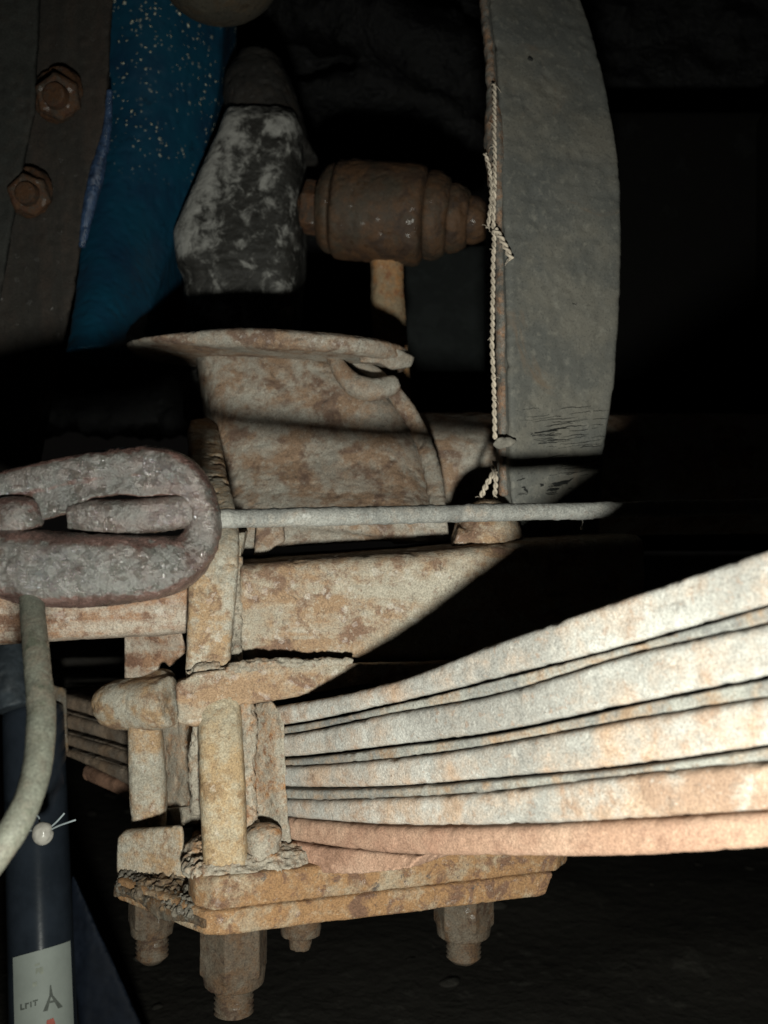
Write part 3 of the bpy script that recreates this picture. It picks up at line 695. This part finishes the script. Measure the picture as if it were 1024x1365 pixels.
cast('top_plate', [loft([up(ZM - 0.0006, -0.0006), up(ZM + 0.001, 0.0), up(ZT - 0.002, 0.0), up(ZT, -0.0022)])], M_PLATE, plate, 0.0010, 2, ROUGH, 0.75, 57)
# crumbling mud on the dark left end, and raised rim of mud by the bolt foot
def lumps(n, fn, r0, r1):
    out = []
    for k in range(n):
        c = fn(); r = random.uniform(r0, r1); e = Euler((random.uniform(0, 3), random.uniform(0, 3), random.uniform(0, 3))).to_matrix()
        e = np.array(e)
        out.append(ellipsoid(c, e[0] * r, e[1] * r * random.uniform(0.6, 1), e[2] * r * random.uniform(0.45, 0.8), 8, 6))
    return out
def along(u, out, z): 
    q = Dq + (A - Dq) * u; e = (A - Dq) / np.linalg.norm(A - Dq); nn = np.array((-e[1], e[0])); nn = nn if nn[1] < 0 else -nn
    q = q + nn * out; return np.array((q[0], q[1], z))
rings = []
for u in np.linspace(-0.02, 0.86, 40):
    rings.append(np.array([along(u, -0.035, ZM - 0.004), along(u, -0.035, ZM + 0.001), along(u, -0.014, ZM + 0.0035), along(u, -0.004, ZM + 0.0010), along(u, 0.0012, ZM - 0.003), along(u, 0.0012, ZM - 0.006), along(u, -0.004, ZM - 0.007)]))
o = cast('dirt_crust', [loft(rings)], M_MUDDARK, plate, 0.0007, 1, [(0.0016, 110, 4, 'n'), (0.0022, 230, 3, 'ridge'), (0.0012, 420, 3, 'pit'), (0.0004, 900, 2, 'n')], 1.0, 52); o['kind'] = 'stuff'
rings = []
for u in np.linspace(-0.02, 0.97, 40):
    rings.append(np.array([along(u, 0.0006, ZM - 0.003), along(u, 0.0010, ZM - 0.005), along(u, 0.0010, ZB + 0.002 + 0.002 * math.sin(9 * u)), along(u, -0.003, ZB + 0.003), along(u, -0.003, ZM - 0.003)]))
cast('oily_coat', [loft(rings)], M_CHAR2, plate, 0.0007, 1, ROUGH, 1.0, 56)
fc = P(302, 1172, 0.424)
o = cast('mud_skirt', [ellipsoid((fc[0], fc[1] + 0.006, ZT - 0.001), (0.020, 0, 0), (0, 0.017, 0), (0, 0, 0.0065), 40, 24), ellipsoid((fc[0] + 0.022, fc[1] + 0.008, ZT - 0.001), (0.016, 0.004, 0), (0, 0.013, 0), (0, 0, 0.0075), 40, 24), ellipsoid((fc[0] - 0.012, fc[1] + 0.016, ZT), (0.009, 0, 0), (0, 0.012, 0), (0, 0, 0.008), 30, 20)],
         M_MUD, plate, 0.0007, 2, [(0.0015, 80, 4, 'n'), (0.0013, 190, 3, 'ridge'), (0.0009, 420, 3, 'pit'), (0.0003, 900, 2, 'n')], 1.0, 53); o['kind'] = 'stuff'
# a round head half sunk in mud beside the near bolt
cast('dowel_head', [cyl(P(352, 1165, 0.430), P(351, 1108, 0.430), 0.0085, 0.0075, 24), ellipsoid(P(351, 1112, 0.430), (0.0085, 0, 0), (0, 0.0085, 0), (0, 0, 0.005))], M_MUD, plate, 0.0009, 2, ROUGH, 2.0, 54)
# little stud below the plate
c = np.array((-0.0365, 0.437))
s = cast('stud', [cyl((c[0], c[1], -0.170), (c[0], c[1], -0.184), 0.009, 0.009), cyl((c[0], c[1], -0.182), (c[0], c[1], -0.1905), 0.0055, 0.0048)], M_NUT, plate, 0.0008, 1, FINE, 0.5, 55)

# ------------------------------------------------------------------ U bolts
def hexnut(parent, x, y, ztop, r, h, stud_r, stud_l, spin, seed, mat=M_NUT):
    n_ = cast('nut', [hexa((x, y, ztop), (x, y, ztop - h), r, spin, 0.07), cyl((x, y, ztop - h + 0.004), (x, y, ztop - h - 0.004), r * 0.93, r * 0.86, 32)], mat, parent, 0.0006, 1, FINE, 0.35, seed)
    # stud end with thread rings
    rings = []
    th = np.linspace(0, 2 * np.pi, 28, endpoint=False)
    z = ztop - h - 0.003; k = 0
    while z > ztop - h - stud_l:
        rr = stud_r * (1.0 if k % 2 == 0 else 0.88)
        rings.append(np.stack((x + rr * np.cos(th), y + rr * np.sin(th), np.full(28, z)), 1)); z -= 0.0011; k += 1
    rings.append(np.stack((x + 0.6 * stud_r * np.cos(th), y + 0.6 * stud_r * np.sin(th), np.full(28, z - 0.001)), 1))
    me = mesh_from('stud_end', *loft(rings)); roughen(me, [(a_ * 0.35, b_, c_, d_) for a_, b_, c_, d_ in FINE], seed)
    link('stud_end', me, mat, n_)
    return n_
ub = thing('u_bolt', P(298, 1165, 0.42), 'thick ochre U bolt standing on the plate corner, nearest the camera', 'U bolt', 'U bolts clamping the spring to the axle')
cast('leg', [tube([P(303, 1178, 0.425), P(300, 1120, 0.427), P(297, 1050, 0.430), P(293, 945, 0.441), P(291, 915, 0.450)], [0.0094, 0.0094, 0.0096, 0.0092, 0.0088], 28, 60, 4.0, spin=0.30)], M_BOLT2, ub, 0.0009, 2, ROUGH, 0.8, 61)
cast('upper_leg', [tube([P(277, 915, 0.446), P(279, 860, 0.444), P(284, 780, 0.446), P(287, 720, 0.456), P(282, 660, 0.484), P(275, 615, 0.520), P(271, 585, 0.545), P(270, 568, 0.57)], [0.0092, 0.0096, 0.0104, 0.0104, 0.0092, 0.0088, 0.0082, 0.0075], 28, 70, 5.0, spin=0.15, aspect=0.6)], M_BOLT, ub, 0.0009, 2, ROUGH, 1.5, 62)
fw = [(300, 712, 0.466), (330, 706, 0.470), (322, 740, 0.462), (318, 770, 0.459), (322, 882, 0.454), (298, 890, 0.450)]
jm = [tube([P(300, 893, 0.436), P(340, 887, 0.440), P(400, 884, 0.445), P(470, 882, 0.450)], [0.0022, 0.0030, 0.0026, 0.0016], 12, 40),
      tube([P(250, 902, 0.436), P(270, 893, 0.438), P(296, 890, 0.439)], [0.002, 0.0034, 0.003], 12, 20),
      tube([P(312, 945, 0.440), P(330, 950, 0.442), P(330, 1040, 0.440), P(334, 1110, 0.436)], [0.003, 0.0042, 0.0034, 0.004], 12, 40),
      tube([P(318, 742, 0.463), P(316, 800, 0.459), P(314, 884, 0.452)], [0.002, 0.0032, 0.003], 12, 40),
      tube([P(268, 960, 0.440), P(262, 1010, 0.446), P(264, 1085, 0.444)], [0.003, 0.0036, 0.003], 12, 30)]
o = cast('joint_mud', jm, M_MUD, ub, 0.0007, 1, [(0.0010, 90, 4, 'n'), (0.0009, 200, 3, 'ridge'), (0.0008, 420, 3, 'pit')], 1.0, 77); o['kind'] = 'stuff'
cast('fillet_web', [prism([P(*q) for q in fw], [P(q[0], q[1], 0.51) for q in fw])], M_BOLT, ub, 0.0010, 4, ROUGH, 1.4, 63)
hexnut(ub, -0.0645, 0.430, -0.171, 0.0150, 0.027, 0.0088, 0.017, 0.62, 64)
hexnut(ub, 0.0375, 0.472, -0.171, 0.0145, 0.024, 0.0085, 0.016, 0.0, 65)

u2 = thing('u_bolt', P(195, 1165, 0.49), 'pale U bolt with swollen collar, behind and left of the nearest one', 'U bolt', 'U bolts clamping the spring to the axle')
cast('leg', [tube([P(199, 1102, 0.476), P(198, 1050, 0.477), P(194, 975, 0.480), P(192, 930, 0.484)], [0.0082, 0.0088, 0.0080, 0.0080], 24, 50, 3.6, spin=0.3)], M_BOLT, u2, 0.0009, 2, ROUGH, 0.9, 66)
cast('collar', [tube([P(147, 941, 0.492), P(156, 939, 0.487), P(205, 937, 0.478), P(229, 934, 0.474)], [0.0085, 0.0115, 0.0122, 0.0115], 28, 30, 2.4), ellipsoid(P(205, 915, 0.487), (0.011, 0, 0.003), (0, 0.011, 0), (0, 0, 0.008))], M_BOLT, u2, 0.0010, 5, ROUGH, 1.2, 67)
a = [(166, 835, 0.486), (240, 835, 0.470), (250, 868, 0.468), (226, 890, 0.473), (216, 878, 0.476), (212, 893, 0.477), (166, 913, 0.486)]
cast('upper_leg', [prism([P(*q) for q in a], [P(q[0], q[1], 0.53) for q in a])], M_STREAK, u2, 0.0010, 3, ROUGH, 0.9, 68)
cast('block', [prism([P(157, 1116, 0.454), P(168, 1105, 0.456), P(243, 1100, 0.440), P(248, 1172, 0.438), P(163, 1176, 0.452), P(155, 1160, 0.454)], [P(157, 1116, 0.51), P(168, 1105, 0.51), P(243, 1100, 0.50), P(248, 1172, 0.50), P(163, 1176, 0.51), P(155, 1160, 0.51)])], M_BOLT, u2, 0.0010, 4, ROUGH, 0.7, 69)
cast('shim', [prism([P(212, 1078, 0.482), P(268, 1072, 0.470), P(268, 1100, 0.468), P(212, 1104, 0.480)], [P(212, 1080, 0.53), P(268, 1074, 0.52), P(268, 1102, 0.52), P(212, 1106, 0.53)])], M_MUD, u2, 0.001, 3, ROUGH, 1.2, 70)
hexnut(u2, -0.1085, 0.468, -0.171, 0.0112, 0.022, 0.0078, 0.016, 0.2, 71)

# ------------------------------------------------------------------ forged loop with pull rod
pull = thing('pull_rod', P(150, 800, 0.365), 'long grey rod ending in a gritty forged loop at the left', 'pull rod')
LD = 0.372
top = [P(-60, 664, LD - 0.004), P(0, 650, LD), P(70, 634, LD), P(150, 620, LD), P(215, 620, LD), P(252, 640, LD), P(271, 685, LD), P(262, 728, LD), P(222, 753, LD - 0.002), P(140, 760, LD - 0.004), P(60, 758, LD - 0.004), P(0, 748, LD - 0.004), P(-60, 740, LD - 0.004)]
rr = np.array([22, 22, 22, 23, 23, 23, 23, 28, 40, 48, 50, 45, 40]) / F * LD
wf, wb = LD - 0.0052, LD + 0.012
wp = [(42, 645), (120, 630), (225, 628), (252, 650), (246, 660), (190, 663), (160, 660), (120, 665), (108, 680), (80, 688), (46, 697)]
def flank(c, n): return np.clip((np.abs(n[:, 2]) + 0.35 * np.abs(n[:, 0]) - 0.30) * 2.0, 0, 1)
cast('loop', [tube(top, rr, 32, 120, 3.0, ref=(0, -1, 0)), prism([P(x, y, wf + (0.0015 if x < 110 else 0)) for x, y in wp], [P(x, y, wb) for x, y in wp])], M_LOOP, pull, 0.0007, 4, GRIT, 1.0, 81, flank)
cast('tongue', [tube([P(95, 691, LD - 0.000), P(125, 689, LD - 0.001), P(180, 689, LD - 0.0015), P(235, 683, LD - 0.001), P(260, 679, LD)], np.array([18, 23, 23.5, 23, 20]) / F * LD, 28, 60, 3.6, ref=(0, -1, 0))], M_LOOP, pull, 0.0007, 2, GRIT, 1.0, 83)
cast('pin', [tube([P(-30, 692, LD - 0.003), P(10, 690, LD - 0.004), P(34, 688, LD - 0.003), P(46, 688, LD + 0.002)], np.array([27, 28, 26, 12]) / F * LD, 24, 40, 2.6)], M_LOOP, pull, 0.0007, 2, GRIT, 1.0, 84, flank)
me = mesh_from('rod', *tube([P(270, 692, 0.375), P(420, 689, 0.39), P(620, 684, 0.412), P(860, 679, 0.436), P(1150, 672, 0.47)], 0.0036, 24, 420, 2.2))
roughen(me, [(0.0003, 40, 2, 'n'), (0.00018, 200, 3, 'n'), (0.0002, 260, 2, 'lump'), (0.00012, 600, 2, 'n')], 9)
link('rod', me, M_ROD, pull)
link('drip', mesh_from('drip', *joinm([tube([P(776, 690, 0.44), P(777, 697, 0.44), P(776, 704, 0.44)], [0.0004, 0.0003, 0.0006], 8), ellipsoid(P(776, 704, 0.44), (0.0008, 0, 0), (0, 0.0008, 0), (0, 0, 0.001))])), M_BEAD, pull)

# ------------------------------------------------------------------ thin pipe
me = mesh_from('pipe', *tube([P(40, 770, 0.365), P(43, 810, 0.356), P(49, 880, 0.335), P(55, 950, 0.318), P(51, 1015, 0.305), P(38, 1065, 0.296), P(14, 1112, 0.29), P(-24, 1165, 0.286), P(-70, 1215, 0.284)],
                             [0.0042, 0.0043, 0.0044, 0.0045, 0.0044, 0.0043, 0.0043, 0.0043, 0.0043], 28, 300))
roughen(me, [(0.0003, 60, 3, 'n'), (0.0001, 400, 2, 'n')], 4)
tag(link('brake_pipe', me, M_PIPE), 'thin grey green pipe curving down from the forged loop to the left edge', 'pipe')

# ------------------------------------------------------------------ strap
strap = thing('rebound_strap', P(735, 720, 0.49), 'wide grey rubber strap hanging down to the axle, cracked near its bottom', 'strap')
SP = [(-180, 630, 715, 0.600), (-90, 645, 752, 0.570), (0, 656, 785, 0.548), (100, 664, 812, 0.530), (200, 669, 827, 0.517), (300, 674, 830, 0.510), (400, 677, 827, 0.507), (500, 679, 820, 0.505), (590, 681, 808, 0.505), (630, 682, 805, 0.506), (665, 683, 803, 0.509), (740, 683, 800, 0.518)]
SPc = cr(np.array(SP, float), 300)
TH = 0.014
def strap_frame(row):
    y, xl, xr_, d = row
    L = P(xl, y, d); R_ = P(xr_, y, d + 0.024)
    L[2] = (682.5 - y) / F * d; R_[2] = L[2]
    a = R_ - L; a /= np.linalg.norm(a)
    nrm = np.array((a[1], -a[0], 0.0)); nrm /= np.linalg.norm(nrm)
    if nrm[1] > 0: nrm = -nrm
    return L, R_, nrm
rings = []
for row in SPc:
    L, R_, nrm = strap_frame(row)
    pr = []
    for u in np.linspace(0, 1, 40):
        e = 0.0012 * (max(0, 1 - u / 0.04) ** 2 + max(0, 1 - (1 - u) / 0.04) ** 2)
        q = L + (R_ - L) * u - nrm * e
        pr.append(q)
    for v in np.linspace(0, 1, 8)[1:-1]: pr.append(R_ - nrm * TH * v)
    for u in np.linspace(1, 0, 8): pr.append(L + (R_ - L) * u - nrm * TH)
    for v in np.linspace(1, 0, 10)[1:-1]: pr.append(L - nrm * (TH * v) + (R_ - L) * 0.003 * math.sin(9 * v))
    rings.append(np.array(pr))
me = mesh_from('belt', *loft(rings))
roughen(me, [(0.0012, 18, 3, 'n'), (0.0004, 120, 3, 'n'), (0.0005, 160, 3, 'pit')], 6)
belt = link('belt', me, M_STRAP, strap)
# cracks: thin dark grooves modelled as shallow slivers of shadowed, deeper rubber
M_CRACK = plain('raw black rubber', (0.022, 0.023, 0.022), 0.8, 0.1, 0.2, 100, 0.2)
def on_strap(u, y, lift):
    row = np.array([np.interp(y, SPc[:, 0], SPc[:, k]) for k in range(4)])
    L, R_, nrm = strap_frame(row); return L + (R_ - L) * u + nrm * lift
sl = []
def crack(u0, u1, y, h, seed):
    rs = random.Random(seed); n = 14
    mid = []
    ph = rs.uniform(0, 6)
    for k in range(n + 1):
        t_ = k / n; mid.append((u0 + (u1 - u0) * t_, y + 0.7 * math.sin(ph + t_ * 6) + rs.uniform(-.5, .5) - 5 * (u1 - u0) / .25 * (t_ - .5), h * (math.sin(math.pi * t_) ** 0.6) * rs.uniform(.5, 1.0) + 0.12))
    topv = [on_strap(u, yy_ - hh, 0.0002) for u, yy_, hh in mid]; botv = [on_strap(u, yy_ + hh, 0.0002) for u, yy_, hh in mid]
    tb = [on_strap(u, yy_ - hh, -0.002) for u, yy_, hh in mid]; bb = [on_strap(u, yy_ + hh, -0.002) for u, yy_, hh in mid]
    sl.append(prism(np.array(topv + botv[::-1]), np.array(tb + bb[::-1])))
rc = random.Random(3)
for k in range(85):
    y = rc.choice((540, 558, 566, 572, 578, 584, 589, 593, 612, 618, 626, 634, 642, 650, 656)) + rc.uniform(-5, 5); u = rc.uniform(0.03, 0.82); L_ = rc.uniform(0.10, 0.45)
    crack(u, min(0.97, u + L_), y, rc.uniform(0.15, 0.55) * (0.5 if y < 560 else 1), k)
crack(0.42, 0.86, 640, 3.8, 91); crack(0.10, 0.36, 647, 3.2, 92); crack(0.12, 0.22, 652, 4.5, 93); crack(0.34, 0.52, 652, 2.6, 94); crack(0.12, 0.34, 627, 2.0, 95); crack(0.05, 0.35, 637, 1.2, 96)
crack(0.45, 0.60, 399, 1.2, 97); crack(0.28, 0.33, 70, 4.0, 98)
cr_ob = link('crack', mesh_from('crack', *joinm(sl)), M_CRACK, belt); cr_ob['kind'] = 'stuff'
# frayed left edge: torn ply
me = remesh([tube([on_strap(0.0, y, -TH * 0.5) + np.array((-0.0005, 0, 0)) for y in (-60, 60, 120, 150, 190, 240, 300, 420, 560, 660)], [0.002, 0.0024, 0.003, 0.0045, 0.0055, 0.0040, 0.003, 0.0026, 0.0024, 0.0022], 14, 80, aspect=1.5)], 0.0009)
roughen(me, [(0.0008, 90, 3, 'n'), (0.0007, 220, 3, 'n')], 14)
M_PLY = weather('torn ply edge', dirt=(0.16, 0.155, 0.14), dirt2=(0.09, 0.088, 0.08), amount=0.3, scale=90, rust=(0.26, 0.15, 0.09), rust2=(0.13, 0.08, 0.055), darks=0.4, pale=0.2)
link('torn_edge', me, M_PLY, strap)

# ------------------------------------------------------------------ twisted cord
def rope(path, r, turns_per_m=135, n=2):
    c = cr(path, 420); seg = np.linalg.norm(np.diff(c, axis=0), axis=1); L = np.concatenate(([0], np.cumsum(seg)))
    c = np.stack([np.interp(np.linspace(0, L[-1], max(60, int(L[-1] / 0.0006))), L, c[:, k]) for k in range(3)], 1)
    t_ = np.gradient(c, axis=0); t_ /= np.linalg.norm(t_, axis=1)[:, None]
    out = []
    c = c + 0.0007 * np.stack([fbm(c, 60, 3, 0.5, 20 + e_) for e_ in range(3)], 1); jit = 1.2 * fbm(c, 90, 2, 0.5, 5)
    a = np.cross(t_, (0.1, -1, 0.05)); a /= np.linalg.norm(a, axis=1)[:, None]; b_ = np.cross(a, t_)
    s_ = np.linspace(0, L[-1], len(c))
    for k in range(n):
        ph = 2 * np.pi * (k / n + s_ * turns_per_m) + jit
        q = c + r * 0.52 * (np.cos(ph)[:, None] * a + np.sin(ph)[:, None] * b_)
        th = np.linspace(0, 2 * np.pi, 6, endpoint=False)
        rings = [q[j] + r * 0.56 * (np.cos(th)[:, None] * a[j] + np.sin(th)[:, None] * b_[j]) for j in range(len(q))]
        out.append(loft(rings))
    return joinm(out)
M_KNOT = plain('grey matted fibre', (0.20, 0.185, 0.16), 0.85, 0.1, 0.3, 300, 0.4)
cord = thing('cord', P(657, 660, 0.465), 'cream twisted cord tied along the left edge of the strap', 'cord')
def ds(y): return float(np.interp(y, SPc[:, 0], SPc[:, 3])) - 0.002
pth = [P(x, y, ds(y)) for x, y in ((659, 112), (660, 150), (659, 200), (659, 260), (658, 330), (657, 400), (657, 470), (658, 530), (660, 575), (662, 585))]
link('strand', mesh_from('strand', *rope(pth, 0.00125)), M_CORD, cord)
pth = [P(x, y, ds(y) + 0.001) for x, y in ((646, 205), (652, 225), (655, 260), (653, 290), (651, 304))]
link('strand', mesh_from('strand', *rope(pth, 0.0011)), M_CORD, cord)
pth = [P(x, y, ds(y) - 0.003) for x, y in ((660, 305), (668, 318), (675, 332), (682, 346))]
link('loose_end', mesh_from('loose_end', *rope(pth, 0.0016)), M_CORD, cord)
pth = [P(x, y, ds(min(y, 660)) - 0.002) for x, y in ((661, 614), (657, 632), (648, 648), (641, 664), (646, 670))]
link('strand', mesh_from('strand', *rope(pth, 0.0015)), M_CORD, cord)
pth = [P(x, y, ds(min(y, 660)) - 0.001) for x, y in ((661, 628), (661, 648), (660, 664), (666, 700), (674, 722), (677, 732))]
link('strand', mesh_from('strand', *rope(pth, 0.0013)), M_CORD, cord)
fr = []
rf = random.Random(11)
for (x, y) in [(682, 346), (679, 344), (660, 114), (677, 732), (641, 664), (651, 304), (672, 722)] * 3 + [(658, yq) for yq in range(140, 560, 28)]:
    b0 = P(x, y, ds(min(y, 660)) - 0.001); v_ = np.array((rf.uniform(-1, 1), rf.uniform(-.6, .2), rf.uniform(-1, .6))) * 0.0035
    fr.append(tube([b0, b0 + v_ * .5 + np.array((0, 0, 0.0006)), b0 + v_], [0.00016, 0.00014, 0.0001], 5, 6))
o = link('fibres', mesh_from('fibres', *joinm(fr)), M_CORD, cord); o['kind'] = 'stuff'
cast('knot', [ellipsoid(P(672, 590, ds(590) - 0.001), (0.0058, 0, 0.0006), (0, 0.0016, 0), (0, 0, 0.0028))], M_KNOT, cord, 0.0007, 1, FINE, 2.5, 3)

# ------------------------------------------------------------------ lower left: navy hose, dull band, bead tie
HD = 0.52
hose = thing('hose', P(55, 1400, HD), 'upright navy plastic tube with white printed label, lower left corner', 'tube')
p0, p1 = P(44, 945, HD + 0.062), P(60, 1440, HD)
R0 = 0.0172
link('barrel', mesh_from('barrel', *tube([p0, p0 * .66 + p1 * .34, p0 * .33 + p1 * .67, p1], [R0, R0, R0, R0], 48, 40)), M_NAVY, hose)
cast('end_cap', [tube([P(14, 862, 0.58), P(12, 900, 0.57), P(20, 945, 0.565)], [0.011, 0.012, 0.014], 28, 20)], plain('steel blue cap', (0.03, 0.038, 0.046), 0.6, 0.3, 0.5, 60, 0.3), hose, 0.0012, 2, FINE, 1.0, 3)
# label wrapped round the front of the tube
axd = (p1 - p0) / np.linalg.norm(p1 - p0)
def on_tube(ang, t_, lift):
    c = p0 + (p1 - p0) * t_; ang = ang + 0.33
    e1 = np.array((1.0, 0, 0)) - axd * axd[0]; e1 /= np.linalg.norm(e1); e2 = np.cross(axd, e1)
    if e2[1] > 0: e2 = -e2
    return c + (R0 + lift) * (math.sin(ang) * e1 + math.cos(ang) * e2)
def tpy(py):            # parameter on the tube axis at photo row py
    z0, z1 = 945, 1440
    lo, hi = 0.0, 1.0
    for _ in range(40):
        m_ = (lo + hi) / 2; q = on_tube(0, m_, 0); y = 682.5 - q[2] / q[1] * F
        if y < py: lo = m_
        else: hi = m_
    return lo
def patch(name, a0, a1, y0, y1, lift, mat, parent, skew=0.0, th=0.0003):
    rings = []
    for a in np.linspace(a0, a1, 24):
        u = (a - a0) / (a1 - a0)
        t0 = tpy(y0 + skew * (1 - u)); t1 = tpy(y1)
        rings.append(np.array([on_tube(a, t0, lift), on_tube(a, t1, lift), on_tube(a, t1, lift - th), on_tube(a, t0, lift - th)]))
    return link(name, mesh_from(name, *loft(rings)), mat, parent, 30)
lab = patch('label', -0.92, 1.0, 1261, 1440, 0.0006, M_LABEL, hose, 10)
# print: lattice tower emblem, a short illegible word, faded marks, a red spot
def ink(quads, mat, name='print'):
    sh_ = []
    for q in quads:
        f_ = [on_tube(a, tpy(y), 0.0009) for a, y in q]; b_ = [on_tube(a, tpy(y), 0.0005) for a, y in q]
        sh_.append(prism(f_, b_))
    return link(name, mesh_from(name, *joinm(sh_)), mat, lab, False)
def A_(x): return math.asin(max(-1, min(1, (x - 56.5) / 43.0)))
def Q(*p): return [(A_(x), y) for x, y in p]
ink([Q((65.2, 1315), (66.4, 1315), (68.4, 1330), (64.0, 1330)), Q((63.6, 1330.2), (66.0, 1330.2), (61.5, 1348.5), (56.0, 1348.5)), Q((66.2, 1330.2), (68.8, 1330.2), (79.5, 1347.5), (74.0, 1348.5)), Q((62.2, 1336.2), (71.4, 1336.2), (72.3, 1339), (61.4, 1339))], M_INK)
ink([Q((30, 1334), (31.6, 1334), (31.6, 1342), (30, 1342)), Q((31.8, 1340), (34.5, 1339.6), (34.5, 1341.6), (31.8, 1342)), Q((35.5, 1333.5), (37.3, 1333.5), (37.3, 1341), (35.5, 1341)), Q((37.6, 1333.4), (40, 1333.2), (40, 1335.2), (37.6, 1335.4)), Q((41.5, 1332.6), (43.1, 1332.6), (43.1, 1339.8), (41.5, 1339.8)), Q((44.5, 1331.6), (50.5, 1330.8), (50.5, 1332.8), (44.5, 1333.6)), Q((46.6, 1333.8), (48.2, 1333.6), (48.2, 1338.8), (46.6, 1339.2))], M_INK)
ink([Q((48, 1284), (54, 1283), (54, 1286), (48, 1287)), Q((49, 1290), (58, 1289), (58, 1298), (55, 1298.6), (52, 1294), (49, 1299)), Q((45, 1308), (50, 1307), (50, 1313), (45, 1314))], M_INKPALE)
ink([Q((60, 1361), (68, 1359.5), (70, 1368), (59, 1370))], M_INKRED)

bd = cast('rubber_band', [prism([P(96, 1160, 0.60), P(120, 1215, 0.59), P(205, 1400, 0.575), P(110, 1400, 0.575), P(92, 1260, 0.59)], [P(96, 1160, 0.62), P(120, 1215, 0.61), P(205, 1400, 0.595), P(110, 1400, 0.595), P(92, 1260, 0.61)])], M_NAVY2, None, 0.0016, 5, FINE, 0.8, 6)
tag(bd, 'dull dark blue rubber flap slanting down beside the labelled tube', 'flap')

tie = thing('wire_tie', P(55, 1120, 0.475), 'pearly bead with loose wire ends on the front of the navy tube', 'tie')
cast('bead', [ellipsoid(P(57, 1111, 0.482), (0.0052, 0, 0), (0, 0.005, 0), (0, 0, 0.0056))], M_BEAD, tie, 0.0007, 1, FINE, 0.8, 2)
def wire(pts): link('wire', mesh_from('wire', *tube(pts, 0.00045, 8, 24)), M_WIRE, tie)
wire([P(64, 1108, 0.484), P(78, 1101, 0.48), P(92, 1096, 0.478), P(101, 1093, 0.478)])
wire([P(66, 1104, 0.484), P(76, 1095, 0.482), P(86, 1084, 0.482)])
wire([P(50, 1108, 0.484), P(28, 1106, 0.492), P(5, 1104, 0.50), P(-15, 1104, 0.51)])
wire([P(52, 1100, 0.486), P(52, 1090, 0.489), P(44, 1084, 0.492)])

# dim bars of the linkage behind, seen through the gap at the left
lk = thing('linkage', P(110, 915, 0.70), 'two dim brown bars crossing the dark gap left of the U bolts', 'linkage')
for (y0, y1) in ((888, 884), (915, 908)):
    cast('bar', [tube([P(10, y0 + 4, 0.70), P(80, y0, 0.70), P(170, y1, 0.71), P(260, y1 - 2, 0.72)], [0.0055, 0.006, 0.005, 0.005], 20, 40)], M_RAIL, lk, 0.0013, 2, ROUGH, 1.0, y0)
